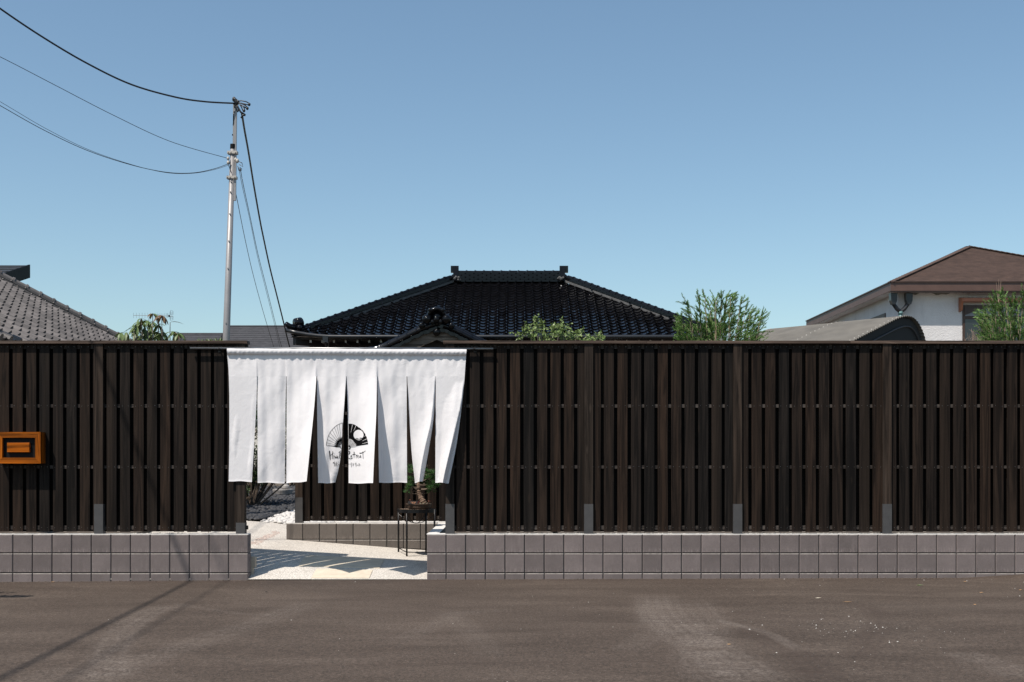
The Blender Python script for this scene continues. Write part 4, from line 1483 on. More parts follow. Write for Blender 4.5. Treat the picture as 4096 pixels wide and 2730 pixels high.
m = MB().ball(c + Vector((0, 0.02, -0.42)), 0.10, 10, 7)
build('gable_pendant', m, M_tile, house, smooth=True)
ridge_stack(house, (ax, PY + 0.1, full[11].z + 0.0), (ax, PY + 3.4, full[11].z + 0.0), cap_b, M_tile, 2, 0.28, 0.05, 0.0, 0.26, None, 0.3)

# ---- left neighbour with weathered grey tiles
nb = thing('grey_tiled_house', (-11, 6, 0.38), 'neighbouring house with weathered grey tiled roof behind the left fence', 'house')
NEX, NEZ = -6.05, 2.65
NSL = math.atan(0.55)
C0 = Vector((NEX, 11.3, NEZ))
HD = Vector((-3.33, -1.7, 1.83))           # direction of the hip, up the roof
tile_g = tile_mesh('roof_tile', M_greytile, thick=0.03)
cap_g = cap_mesh('ridge_tile', M_greytile, r=0.060, l=0.27, ring=0.017)
upv = Vector((-math.cos(NSL), 0, math.sin(NSL)))
nv = Vector((math.sin(NSL), 0, math.cos(NSL)))
xd = upv.cross(nv)
NY0 = 0.30
def ins_n(u, s):
    x = NEX - s * math.cos(NSL)
    y = NY0 + u
    return y < 11.3 + (x - NEX) * (1.7 / 3.33) and x > -12.1
def key_n(p, r):
    px, py = proj(p + Vector((0, 0, .05)))
    vis = px > -40 and py < 1420
    return (0 if vis else 1, p.y)
tile_plane(nb, Vector((NEX, NY0, NEZ)), xd, upv, nv, 46, 30, ins_n, tile_g, M_greytile, None, key_n, 300)
m = MB()
xr = -12.1; zr_ = NEZ + 0.55 * (NEX - xr)
yr = 11.3 + (xr - NEX) * (1.7 / 3.33)
m.poly([(NEX - .02, NY0, NEZ - 0.03), (NEX - .02, 11.3, NEZ - 0.03), (xr, yr, zr_ - 0.03), (xr, NY0, zr_ - 0.03)])
m.poly([(xr, NY0, zr_ - .03), (xr, yr, zr_ - .03), (xr - 6.0, 11.3, NEZ - 0.03), (xr - 6.0, NY0, NEZ - .03)])
m.poly([(NEX, 11.3, NEZ - .03), (xr - 6, 11.3, NEZ - .03), (xr, yr, zr_ - .03)])
build('roof_underlay', m, M_darkwood, nb)
ridge_stack(nb, C0 + Vector((-0.1, 0, 0.03)), C0 + HD * (6.05 / 3.33) + Vector((0, 0, 0.03)), cap_g, M_greytile, 2, 0.24, 0.046, 0.01, 0.255, None, 0.27)
build('wall', MB().box(xr - 5.4, NEX - 0.55, NY0 + 0.4, 10.7, 0.35, NEZ - 0.05), M_white, nb)
gme = cap_mesh('eave_end', M_greytile, r=0.05, l=0.09, ring=0.0)
for k in range(30):
    y = NY0 + (k + 0.85) * TW
    mm = MB().tube([(NEX - 0.06, y, NEZ + 0.052), (NEX + 0.045, y, NEZ + 0.006)], 0.05, 8)
    build('eave_end_tile', mm, M_greytile, nb)
build('gutter', MB().tube([(NEX + 0.05, NY0 - 0.1, NEZ - 0.12), (NEX + 0.05, 11.3, NEZ - 0.12)], 0.055, 8), M_brown_gutter, nb, smooth=True)
build('fascia', MB().box(NEX - 0.06, NEX - 0.03, NY0, 11.25, NEZ - 0.20, NEZ - 0.04), M_brown_gutter, nb)

# ---- black metal-roofed building at far left
bb_ = thing('black_building', (-20, 25, 0.38), 'dark building with sloping black metal roof at the far left', 'building')
vx = -16.45
m = MB()
def bz(y):
    return 7.78 - 0.30 * (28.0 - y)
m.prism([(-25, 28, bz(28)), (vx, 28, bz(28)), (vx, 19, bz(19)), (-25, 19, bz(19))], (0, 0, -0.07))
for k in range(22):
    y = 28 - 0.4 * k - 0.3
    m.obox((-20.7, y, bz(y) + 0.012), Vector((1, 0, 0)), Vector((0, 1, 0.3)).normalized(), Vector((0, -0.3, 1)).normalized(), 4.25, 0.02, 0.012)
build('roof', m, M_blackmetal, bb_, recalc=True)
m = MB().prism([(vx + .002, 28.05, bz(28) + 0.03), (vx + .002, 28.05, bz(28) - 0.42), (vx + .002, 19, bz(19) - 0.34), (vx + .002, 19, bz(19) + 0.03)], (0.06, 0, 0))
build('fascia', m, M_black, bb_, recalc=True)
m = MB().prism([(vx - 0.65, 27.2, bz(27.2) - 0.08), (vx - 0.65, 27.2, 0.3), (vx - 0.65, 19.6, 0.3), (vx - 0.65, 19.6, bz(19.6) - 0.08)], (-7, 0, 0))
build('wall', m, M_black, bb_, recalc=True)
m = MB()
for k in range(60):
    z = 4.0 + k * 0.055
    m.box(vx - 0.649, vx - 0.635, 19.6, 27.2, z, z + 0.04)
build('siding', m, M_blackmetal, bb_)

# ---- slate roofed house in the middle distance
sh = thing('slate_roofed_house', (-8.6, 33, 0.38), 'distant house with dark slate roof behind the utility pole', 'house')
def coursed(root, a, b, c_, d_, n, mat, name='roof', step=0.012):
    """a,b = lower edge, d_,c_ = upper edge; n overlapping courses, each a thin step"""
    a, b, c_, d_ = map(Vector, (a, b, c_, d_))
    nrm = (b - a).cross(d_ - a).normalized()
    m = MB()
    for i in range(n):
        t0, t1 = i / n, min(1.0, (i + 1.15) / n)
        p0, p1 = a.lerp(d_, t0), b.lerp(c_, t0)
        q0, q1 = a.lerp(d_, t1), b.lerp(c_, t1)
        m.poly([p0 + nrm * step, p1 + nrm * step, q1, q0])
        m.poly([p0 - nrm * step, p1 - nrm * step, p1 + nrm * step, p0 + nrm * step])
    return build(name, m, mat, root)
def at45(px, py, y):
    return W(px, py, y)
r0 = at45(918, 1307, 33); r1 = Vector((-4.5, 33, r0.z))
coursed(sh, (r0.x - 0.1, 28.2, r0.z - 2.6), (-4.5, 28.2, r0.z - 2.6), r1, r0, 30, M_slateroof)
m = MB().tube([r0, r1], 0.05, 6); build('ridge', m, M_slateroof, sh)
build('wall', MB().box(r0.x + 0.4, -4.9, 28.8, 37, 0.3, r0.z - 2.4), M_white, sh)
m = MB().poly([(r0.x, 33, r0.z - 0.02), (-4.5, 33, r0.z - 0.02), (-4.5, 38, r0.z - 2.6), (r0.x, 38, r0.z - 2.6)])
build('rear_roof', m, M_slateroof, sh)
m = MB().prism([(r0.x - 0.09, 28.2, r0.z - 2.66), (r0.x - .09, 33, r0.z - 0.06), (r0.x - .09, 33, r0.z + 0.04), (r0.x - .09, 28.2, r0.z - 2.56)], (0.08, 0, 0)); build('verge', m, M_black, sh, recalc=True)
l0 = at45(722, 1337, 34); 
sh2 = thing('low_slate_house', (l0.x + 1, 34, 0.38), 'lower dark slate roof just left of the utility pole', 'house')
coursed(sh2, (l0.x, 29.5, l0.z - 2.2), (r0.x - 0.3, 29.5, l0.z - 2.2), (r0.x - 0.3, 34, l0.z), l0, 26, M_slateroof)
build('ridge', MB().tube([l0, (r0.x - 0.3, 34, l0.z)], 0.05, 6), M_slateroof, sh2)
build('wall', MB().box(l0.x + 0.3, r0.x - 0.5, 30, 36, 0.3, l0.z - 2.1), M_white, sh2)

# ---- white stucco house with brown roof, right
wh = thing('stucco_house', (15.5, 28, 0.38), 'white stucco house with brown shingle hip roof at the right', 'house')
cz = 6.45
cor = Vector((11.27, 23.0, cz)); apex = Vector((14.85, 26.2, 8.08)); rcor = Vector((19.6, 23.0, cz)); bcor = Vector((11.27, 33.0, cz)); apex2 = Vector((14.85, 29.8, 8.08)); brcor = Vector((19.6, 33.0, cz))
def hip_courses(a, b, top_l, top_r, n, name):
    m = MB()
    nrm = (b - a).cross(top_l - a).normalized()
    for i in range(n):
        t0, t1 = i / n, min(1, (i + 1.15) / n)
        p0, p1 = a.lerp(top_l, t0), b.lerp(top_r, t0)
        q0, q1 = a.lerp(top_l, t1), b.lerp(top_r, t1)
        m.poly([p0 + nrm * 0.012, p1 + nrm * 0.012, q1, q0])
        m.poly([p0 - nrm * .006, p1 - nrm * .006, p1 + nrm * 0.012, p0 + nrm * 0.012])
    return build(name, m, M_shingle, wh)
hip_courses(cor, rcor, apex, apex, 34, 'roof_slope')
hip_courses(bcor, cor, apex2, apex, 34, 'roof_slope')
hip_courses(rcor, brcor, apex, apex2, 12, 'roof_slope')
hip_courses(brcor, bcor, apex2, apex2, 12, 'roof_slope')
def hipcap(a, b):
    t = (b - a).normalized(); side = t.cross(Vector((0, 0, 1))).normalized(); n = side.cross(t)
    L = (b - a).length
    k = 0.0
    m = MB()
    while k < L - 0.15:
        m.obox(a + t * (k + 0.09) + n * 0.02, (t + n * 0.05).normalized(), side, n, 0.10, 0.11, 0.012)
        k += 0.17
    build('hip_cap', m, M_shingle, wh)
hipcap(cor, apex); hipcap(rcor, apex); hipcap(apex, apex2)
# fascia and soffit
build('fascia', MB().box(11.25, 19.6, 22.975, 23.0, cz - 0.25, cz + 0.012), M_fascia, wh)
build('fascia', MB().box(11.245, 11.27, 22.974, 33.0, cz - 0.25, cz + 0.012), M_fascia, wh)
build('drip_edge', MB().box(11.22, 19.6, 22.945, 22.974, cz - 0.005, cz + 0.03), M_window_brown, wh)
build('drip_edge', MB().box(11.215, 11.244, 22.945, 33.0, cz - 0.005, cz + 0.03), M_window_brown, wh)
build('soffit', MB().box(11.272, 19.6, 23.002, 32.98, cz - 0.24, cz - 0.20), M_stucco, wh)
build('soffit_trim', MB().box(11.275, 19.6, 22.998, 23.06, cz - 0.285, cz - 0.243), M_fascia, wh)
wx, wy = 11.62, 23.42
build('wall', MB().box(wx, 19.2, wy, 32.6, 0.3, cz - 0.242), M_stucco, wh)
pts = []
for k in range(25):
    t = k / 24
    px, py = R5(1400 + 480 * t, 512 + min(1, t * 9, (1 - t) * 9) * (30 + 9 * math.sin(t * 13) + 6 * math.sin(t * 37)) )
    q = W(px, py, wy); pts.append(Vector((q.x, wy - 0.004, q.z)))
top_ = [Vector((p.x, p.y, cz - 0.245)) for p in pts]
mm = MB().grid([pts, top_])
build('bare_plaster', mm, simple('bare_grey_plaster', (0.20, 0.185, 0.165), 0.95, 0.35, 8), wh)
# window with hood on the front wall
a = W(*R5(1880, 640), wy); b = W(*R5(2440, 1000), wy)
X0w, X1w, Z1w, Z0w = a.x, a.x + 2.1, a.z, 3.6
win = build('window', MB().box(X0w - 0.05, X1w + 0.05, wy - 0.03, wy - 0.002, Z0w - 0.05, Z1w + 0.03), M_window_brown, wh)
zm = W(*R5(0, 732), wy).z
for k, (za, zb) in enumerate(((zm + 0.05, Z1w - 0.02), (Z0w, zm - 0.05))):
    for (xa, xb) in ((X0w + 0.02, (X0w + X1w) / 2 - 0.03), ((X0w + X1w) / 2 + 0.03, X1w - 0.02)):
        p = build('pane', MB().box(xa, xb, wy - 0.040, wy - 0.031, za, zb), M_glass if k else M_curtain, win)
m = MB()
n = 14
pts = []
for i in range(n + 1):
    t = i / n
    pts.append((X0w + (X1w - X0w) * t, wy - 0.048, Z1w - 0.28 + 0.26 * math.sin(math.pi * t)))
m.prism(pts + [(X1w, wy - 0.048, Z1w + 0.02), (X0w, wy - 0.048, Z1w + 0.02)], (0, 0.007, 0))
build('arched_head', m, M_window_brown, win, recalc=True)
ha = W(*R5(1858, 578), wy - 0.2); hb = W(*R5(1858, 605), wy - 0.2); hc = W(*R5(1858, 672), wy - 0.2)
X0h = ha.x
m = MB()
m.prism([(X0h, wy - 0.001, ha.z + 0.05), (X0h, wy - 0.26, ha.z), (X0h, wy - 0.26, hb.z), (X0h, wy - 0.001, hb.z)], (2.5, 0, 0))
m.prism([(X0h - 0.002, wy - 0.002, ha.z + 0.04), (X0h - 0.002, wy - 0.27, ha.z - 0.01), (X0h - 0.002, wy - 0.16, hc.z), (X0h - 0.002, wy - 0.002, hc.z - 0.03)], (0.06, 0, 0))
m.prism([(X0h + 2.5 - 0.058, wy - 0.002, ha.z + 0.04), (X0h + 2.442, wy - 0.27, ha.z - 0.01), (X0h + 2.442, wy - 0.16, hc.z), (X0h + 2.442, wy - 0.002, hc.z - 0.03)], (0.06, 0, 0))
build('window_hood', m, M_copper, wh, recalc=True)
# small side window
m = MB().box(wx - 0.03, wx - 0.002, 24.6, 26.9, 4.5, 5.74)
sw = build('window', m, M_window_brown, wh)
build('pane', MB().box(wx - 0.04, wx - 0.031, 24.72, 26.78, 4.6, 5.63), M_glass, sw)
# rain hoppers and downpipe
m = MB()
for x, y, hw in ((11.40, 23.22, 0.10), (11.86, 23.22, 0.10)):
    z = cz - 0.29
    m.prism([(x - hw, y - 0.1, z), (x + hw, y - 0.1, z), (x + hw * 0.9, y - 0.1, z - 0.22), (x + hw * 0.5, y - 0.1, z - 0.34), (x - hw * 0.5, y - 0.1, z - 0.34), (x - hw * 0.9, y - 0.1, z - 0.22)], (0, 0.2, 0))
    m.tube([(x, y, z - 0.3), ((x + 11.62) / 2, y, z - 0.46), (11.62, y, z - 0.56)], [0.06, 0.065, 0.06], 8)
build('rain_hopper', m, M_gutter, wh, recalc=True)
build('downpipe', MB().tube([(11.62, 23.22, cz - 0.82), (11.62, 23.22, 0.4)], 0.055, 8).tube([(11.62, 23.22, cz - 1.18), (11.62, 23.22, cz - 1.12)], 0.07, 8).tube([(11.62, 23.22, cz - 0.92), (11.62, 23.22, cz - 0.84)], 0.07, 8), M_green_pipe, wh, smooth=True)

# ---- corrugated arched shed
cs = thing('corrugated_shed', (6.0, 9.0, 0.38), 'arched shed roofed with grey brown corrugated sheets behind the right fence', 'shed')
Dr = 20.0
pr = W(3631, 1269, Dr - DIST)           # crown at near end
pl_ = W(3089, 1320, Dr / 0.909 - DIST)
axv = (pl_ - pr); axv.z = 0; LS = axv.length; axv.normalize()
e = Vector((-axv.y, axv.x, 0)).normalized()
if e.x < 0:
    e = -e
def on_end(px, py):
    """point of the near end plane (through pr, along e) seen at that pixel"""
    k = (px - 2048) / F
    a = (k * (pr.y + DIST) - pr.x) / (e.x - k * e.y)
    q = pr + e * a
    return a, EYE + (1832 - py) / F * (q.y + DIST)
prof2 = [on_end(px, py) for px, py in ((3215, 1465), (3325, 1411), (3434, 1356), (3540, 1302), (3596, 1275), (3631, 1268), (3658, 1277), (3682, 1308), (3700, 1356), (3711, 1420), (3714, 1500))]
sec = [Vector((a, 0, z)) for a, z in prof2]
sec = curve_pts2 = (lambda P: [0.5 * ((2 * P[i]) + (P[min(i + 1, len(P) - 1)] - P[max(i - 1, 0)]) * t + (2 * P[max(i - 1, 0)] - 5 * P[i] + 4 * P[i + 1] - P[min(i + 2, len(P) - 1)]) * t * t + (3 * P[i] - P[max(i - 1, 0)] - 3 * P[i + 1] + P[min(i + 2, len(P) - 1)]) * t ** 3) for i in range(len(P) - 1) for t in (0, .1, .2, .3, .4, .5, .6, .7, .8, .9)] + [P[-1]])(sec)
# resample by arc length
L_ = [0.0]
for p, q in zip(sec, sec[1:]):
    L_.append(L_[-1] + (q - p).length)
def sec_at(u):
    for i in range(len(sec) - 1):
        if u <= L_[i + 1]:
            t = (u - L_[i]) / max(1e-9, L_[i + 1] - L_[i])
            p = sec[i].lerp(sec[i + 1], t); d = (sec[i + 1] - sec[i]).normalized()
            return p, Vector((-d.z, 0, d.x))
    return sec[-1], Vector((1, 0, 0))
def shed_pt(k, u, off=0.0):
    p, n = sec_at(u)
    p = p + n * off
    b = pr + e * p.x + axv * k
    return Vector((b.x, b.y, p.z))
TOT = L_[-1]
nsec = 260
for seg, (k0, k1) in enumerate(((0, 1.32), (1.28, LS))):
    mm = MB()
    for off in (0.006, -0.004):
        rws = []
        for kk in (k0, k1):
            rws.append([shed_pt(kk, TOT * i / nsec, off + 0.010 * math.cos(2 * math.pi * (TOT * i / nsec) / 0.070) + (0.006 if seg == 0 else 0)) for i in range(nsec + 1)])
        mm.grid(rws if off > 0 else rws[::-1])
    build('roof_sheet', mm, M_corr, cs, smooth=False)
m = MB()
for kk in (0.06, 1.30, LS - 0.06):
    for i in range(30):
        m.ball(shed_pt(kk, TOT * (0.08 + 0.03 * i), 0.018), 0.011, 6, 4)
build('roof_bolts', m, M_chip, cs, stuff=True)
low = [shed_pt(0.05, TOT * i / 60, -0.02) for i in range(61)]
build('end_wall', MB().poly(low + [Vector((low[-1].x, low[-1].y, 0.38)), Vector((low[0].x, low[0].y, 0.38))]), M_shedin, cs)
rim = [shed_pt(0.03, TOT * (0.10 + 0.80 * i / 30), -0.16) for i in range(31)]
build('end_trim', MB().tube(rim, 0.012, 6), M_blackmetal, cs)
m = MB()
for q in (shed_pt(0.0, 0), shed_pt(0.0, TOT)):
    b = q + axv * LS
    m.poly([q, Vector((b.x, b.y, q.z)), Vector((b.x, b.y, 0.38)), Vector((q.x, q.y, 0.38))])
build('shed_side', m, M_corr, cs)

# ------------------------------------------------------------------ utility pole and wires
YP = 6.0
def R2(x, y):
    return (700 + x / 1.493, 350 + y / 1.493)
pole = thing('utility_pole', W(*R2(303, 1510), YP).xyz * 1.0, 'slim pale steel service pole standing behind the left fence', 'utility pole')
base = W(*R2(306, 1505), YP); topp = W(*R2(346, 345), YP)
pdir = (topp - base).normalized()
foot = base - pdir * ((base.z - 0.38) / pdir.z)
build('shaft', MB().tube([foot, base, topp], [0.058, 0.0545, 0.038], 16), M_steelpole, pole, smooth=True)
build('shaft_cap', MB().tube([topp - pdir * 0.06, topp + pdir * 0.012], 0.0415, 16), M_black, pole)
ct = W(*R2(363, 95), YP - 0.0)
c0 = topp - pdir * 0.85 + Vector((0.058, 0, 0))
d2 = (ct - c0).normalized()
side = Vector((1, 0, 0)); fr = Vector((0, -1, 0))
m = MB().obox((c0 + ct) / 2 + Vector((-0.01, 0, 0)), d2, side, fr, (ct - c0).length / 2, 0.027, 0.02)
build('extension_channel', m, M_steelpole, pole)
m = MB()
for t, l in ((0.0, .008), (.13, .008), (.30, .07), (.44, .008), (.70, .008)):
    p = ct + (topp - ct) * (t * 0.95 + 0.1)
    m.obox(p + fr * 0.021 + Vector((-0.012, 0, 0)), d2, side, fr, l + 0.004, 0.0065, 0.002)
build('channel_slots', m, M_black, pole)
for yy in (392, 540):
    px, py = R2(345 - (yy - 392) * 0.03, yy)
    p = W(px, py, YP)
    m = MB().obox(p + Vector((0.0, 0, 0)), pdir, side, fr, 0.020, 0.075, 0.050)
    for s_ in (-0.06, -0.02, 0.05):
        m.tube([p + side * s_ + fr * 0.05, p + side * s_ + fr * 0.062], 0.011, 6)
    build('clamp_band', m, M_clamp, pole)
for yy in (567, 630, 760, 922, 1085, 1410):
    t = (1505 - yy) / (1505 - 345)
    p = base.lerp(topp, t)
    r = 0.0545 + (0.038 - 0.0545) * t
    q = p + fr * (r - 0.002)
    build('step_bolt', MB().tube([q, q + fr * 0.010], 0.011, 8), M_sleeve if yy == 630 else M_steelpole, pole)
# insulators and loops near top
m = MB()
for (x, y, r) in ((317, 425, .02), (318, 450, .022), (362, 432, .022), (372, 440, .025)):
    m.ball(W(*R2(x, y), YP - 0.05), r * 1.1, 8, 6, 1, 1, 1.3)
build('insulators', m, M_clamp, pole, smooth=True)
m = MB()
def loop(pts, r, yo=-0.05):
    m.tube([W(*R2(x, y), YP + yo) for x, y in pts], r, 6)
loop([(375, 85), (395, 80), (425, 86), (446, 98), (444, 108), (425, 102), (395, 95), (378, 92)], 0.009)
loop([(375, 92), (395, 95), (420, 108), (435, 125), (432, 128), (412, 116), (390, 104)], 0.010)
loop([(380, 95), (395, 115), (405, 138), (415, 140), (414, 125), (400, 108)], 0.009)
loop([(345, 92), (355, 105), (365, 125), (376, 148), (380, 140), (372, 110)], 0.011)
loop([(368, 100), (376, 120), (392, 148), (420, 166)], 0.016)
loop([(420, 166), (405, 167), (396, 185)], 0.017)
loop([(348, 66), (358, 72), (368, 88), (370, 105)], 0.02)
loop([(374, 440), (400, 452), (405, 474), (385, 462)], 0.006)
loop([(374, 470), (382, 498), (398, 495), (398, 485), (388, 488), (391, 502)], 0.006)
loop([(312, 430), (322, 440), (318, 465), (328, 485), (336, 510)], 0.005)
for (x, y) in ((443, 103), (432, 126), (412, 140)):
    m.ball(W(*R2(x, y), YP - 0.05), 0.022, 8, 6, 1, 1, 1.2)
build('wire_loops', m, M_cable, pole, smooth=True)
m = MB()
for (x, y) in ((352, 72), (362, 82), (372, 90)):
    m.ball(W(*R2(x, y), YP - 0.02), 0.03, 6, 4, 1, 1, 1.4)
build('top_bracket', m, M_sleeve, pole)

def curve_pts(pts, sub=10):
    out = []
    for i in range(len(pts) - 1):
        p0, p1, p2, p3 = pts[max(i - 1, 0)], pts[i], pts[i + 1], pts[min(i + 2, len(pts) - 1)]
        for k in range(sub):
            t = k / sub
            out.append(0.5 * ((2 * p1) + (p2 - p0) * t + (2 * p0 - 5 * p1 + 4 * p2 - p3) * t * t + (3 * p1 - p0 - 3 * p2 + p3) * t ** 3))
    out.append(pts[-1])
    return out
def wire(name, pxs, ya, yb, r, label, group=None, twist=0.0, twist_span=(0, 1)):
    n = len(pxs)
    x0_, x1_ = pxs[0][0], pxs[-1][0]
    L = [0.0]
    for a, b in zip(pxs, pxs[1:]):
        L.append(L[-1] + math.hypot(b[0] - a[0], b[1] - a[1]))
    pts = [W(p[0] * 1.7408, p[1] * 1.7408, ya + (yb - ya) * l / L[-1]) for p, l in zip(pxs, L)]
    pts = curve_pts(pts, 24 if twist else 10)
    m = MB()
    if twist:
        for ph in (0, math.pi):
            q = []
            for i, p in enumerate(pts):
                a = i * 1.0 + ph
                q.append(p + Vector((0, math.cos(a), math.sin(a))) * r * 0.75)
            m.tube(q, r * 0.72, 5)
    else:
        m.tube(pts, r, 6)
    tag(build(name, m, M_cable, smooth=True), label, 'cable', group)
XE = -130
wire('power_cable', [(XE, -75), (0, 20), (100, 87), (200, 146), (300, 194), (400, 223), (470, 234), (540, 238)], 3.4, YP - 0.05, 0.0125, 'thick black cable sagging from upper left to the pole top')
wire('thin_wire', [(XE, 70), (0, 131), (130, 198), (260, 265), (390, 325), (522, 364)], 3.6, YP - 0.05, 0.0042, 'upper of the thin wires sagging from the left edge to the pole', 'thin wires on the pole')
wire('thin_wire', [(XE, 168), (0, 243), (100, 299), (200, 346), (300, 379), (380, 396), (440, 398), (490, 389), (530, 375)], 3.6, YP - 0.05, 0.0046, 'lowest thin wire looping below the pole clamps at left', 'thin wires on the pole')
wire('thin_wire', [(XE, 160), (0, 234), (100, 293), (200, 343), (300, 378), (380, 397), (440, 399), (490, 391), (525, 380)], 3.7, YP + 0.02, 0.003, 'finest wire running just above the lowest wire at left', 'thin wires on the pole')
wire('power_cable', [(556, 262), (562, 300), (571, 350), (583, 425), (597, 505), (605, 545), (620, 615), (635, 675), (650, 735), (662, 785), (675, 830)], YP - 0.05, EY - 2.0, 0.0165, 'thick black drop cable running down from the pole top to the tiled house')
wire('thin_wire', [(552, 385), (558, 420), (575, 500), (593, 585), (612, 660), (632, 740), (645, 790), (660, 830)], YP - 0.05, EY - 2.0, 0.0055, 'thin drop wire beside the thick cable, down to the tiled house', 'drop wires')
wire('thin_wire', [(549, 385), (556, 425), (574, 505), (591, 587), (608, 655), (628, 735), (640, 785), (650, 830)], YP - 0.05, EY - 2.0, 0.004, 'finest drop wire between the other two drop wires', 'drop wires')
wire('thin_wire', [(538, 425), (545, 460), (562, 545), (580, 625), (600, 700), (622, 775), (640, 830)], YP - 0.0, EY - 2.0, 0.0055, 'thin drop wire nearest the pole, down to the tiled house', 'drop wires')

# overhead line outside the frame at left (its shadow crosses the asphalt) with its pole
m = MB().tube([(-6.40 - 0.07 * y, y, 7.5) for y in np.linspace(-26, 1.4, 12)], 0.020, 8)
tag(build('power_cable', m, M_cable, smooth=True), 'thick overhead cable above the left edge of the forecourt', 'cable')
m = MB().tube([(-6.75, 1.55, 0.0), (-6.75, 1.55, 9.9)], [0.15, 0.11], 14)
tag(build('concrete_pole', m, M_stone, smooth=True), 'thick concrete pole outside the frame behind the left fence', 'utility pole')

m = MB().tube([(-6.9 - 0.07 * y, y, 9.6) for y in np.linspace(-26, 1.5, 12)], 0.011, 8)
tag(build('power_cable', m, M_cable, smooth=True), 'upper and thinner overhead cable above the left edge of the forecourt', 'cable')

# TV antenna
YA = 33.0
def R1(x, y):
    return (x / 2.851, 950 + y / 2.851)
ant = thing('tv_antenna', W(*R1(1800, 1180), YA), 'thin rooftop television antenna poking above the broad-leaved bush', 'antenna')
a = W(*R1(1522, 890), YA); b = W(*R1(1972, 898), YA)
build('boom', MB().tube([a, b], 0.008, 6), M_sleeve, ant)
mast = W(*R1(1800, 894), YA)
build('mast', MB().tube([mast + Vector((0, 0.03, 0.05)), Vector((mast.x, YA + 0.03, 0.38))], 0.014, 6), M_steelpole, ant)
for k, x in enumerate([1522, 1555, 1588, 1621, 1653, 1685, 1716, 1742, 1768, 1792, 1815, 1836, 1858, 1878, 1896, 1908, 1914, 1936]):
    p = W(*R1(x, 892), YA)
    l = 0.10 if x < 1800 else 0.085
    if x == 1936:
        l = 0.15
    build('element', MB().tube([p + Vector((0, 0, -l)), p + Vector((0, 0, l))], 0.004, 5), M_sleeve, ant)
m = MB()
for s_ in (-1, 1):
    pts = [(1944, 892 + s_ * 10), (1944, 892 + s_ * 58), (1972, 892 + s_ * 50), (1974, 892 + s_ * 12)]
    q = [W(*R1(*p), YA) for p in pts]
    m.tube(q + [q[0]], 0.007, 5)
    for k in (0.3, 0.6):
        m.tube([q[0].lerp(q[1], k), q[3].lerp(q[2], k)], 0.004, 4)
build('reflector', m, M_sleeve, ant)
p = W(*R1(1929, 898), YA)
build('feed_box', MB().box(p.x - 0.02, p.x + 0.02, p.y - 0.03, p.y + 0.03, p.z - 0.04, p.z + 0.04), M_black, ant)

# ------------------------------------------------------------------ plants
def rvec():
    while True:
        v = Vector((random.uniform(-1, 1), random.uniform(-1, 1), random.uniform(-1, 1)))
        if 0.05 < v.length < 1:
            return v.normalized()
def leaf(m, p, d, nrm, L, w, fold=0.25, droop=0.0):
    d = d.normalized()
    s = d.cross(nrm)
    if s.length < 1e-4:
        s = d.orthogonal()
    s.normalize()
    n = s.cross(d)
    b = len(m.v)
    mid = p + d * L * 0.5 - n * fold * w * 0.5
    tip = p + d * L - Vector((0, 0, droop * L))
    m.v += [tuple(p), tuple(p + d * L * 0.42 + s * w / 2), tuple(tip), tuple(p + d * L * 0.42 - s * w / 2), tuple(mid)]
    m.f += [(b, b + 1, b + 4), (b + 1, b + 2, b + 4), (b + 4, b + 2, b + 3), (b, b + 4, b + 3)]

def conifer(label, base, tips, mat, group=None, spread=0.9, n_main=26, top=None, halfw=0.42):
    """feathery evergreen: upright branches carrying short needle sprays"""
    t = thing('evergreen_shrub', base, label, 'shrub', group)
    br, fo = MB(), MB()
    base = Vector(base)
    for tip in tips:
        tip = Vector(tip)
        start = base + Vector((random.uniform(-.06, .06), random.uniform(-.06, .06), (tip.z - base.z) * random.uniform(0.25, 0.5)))
        ctrl = start.lerp(tip, 0.5) + Vector(((tip.x - base.x) * 0.18, (tip.y - base.y) * 0.1, -0.06))
        pts = [start, start.lerp(ctrl, .6) , ctrl, ctrl.lerp(tip, .55), tip]
        cp = curve_pts(pts, 5)
        br.tube(cp, [0.010 - 0.0075 * i / (len(cp) - 1) for i in range(len(cp))], 5)
        n = len(cp)
        for i in range(3, n):
            p = cp[i]
            dirn = (cp[min(i + 1, n - 1)] - cp[i - 1]).normalized()
            for q in range(3 if i < n - 1 else 4):
                outw = Vector((p.x - base.x, p.y - base.y, 0)).normalized()
                sd = (dirn * random.uniform(0.7, 1.3) + rvec() * 0.8 + outw * 0.75 + Vector((0, 0, 0.02))).normalized()
                sl = random.uniform(0.06, 0.17) * (1.15 if i < n - 3 else 0.85)
                e = p + sd * sl
                br.tube([p, e], [0.0022, 0.0012], 3, False)
                k = 0.0
                while k < 1.0:
                    pp = p.lerp(e, k)
                    for r in range(5):
                        nd = (sd * 1.25 + rvec() * 0.7).normalized()
                        leaf(fo, pp, nd, rvec(), random.uniform(0.018, 0.036), 0.0055, 0.0)
                    k += 0.12
    tr = MB().tube([base, base + Vector((0, 0, (tips[0][2] - base.z) * 0.55))], [0.035, 0.018], 8)
    build('trunk', tr, M_bark, t)
    build('branches', br, M_palebark, t)
    build('foliage', fo, mat, t)
    return t

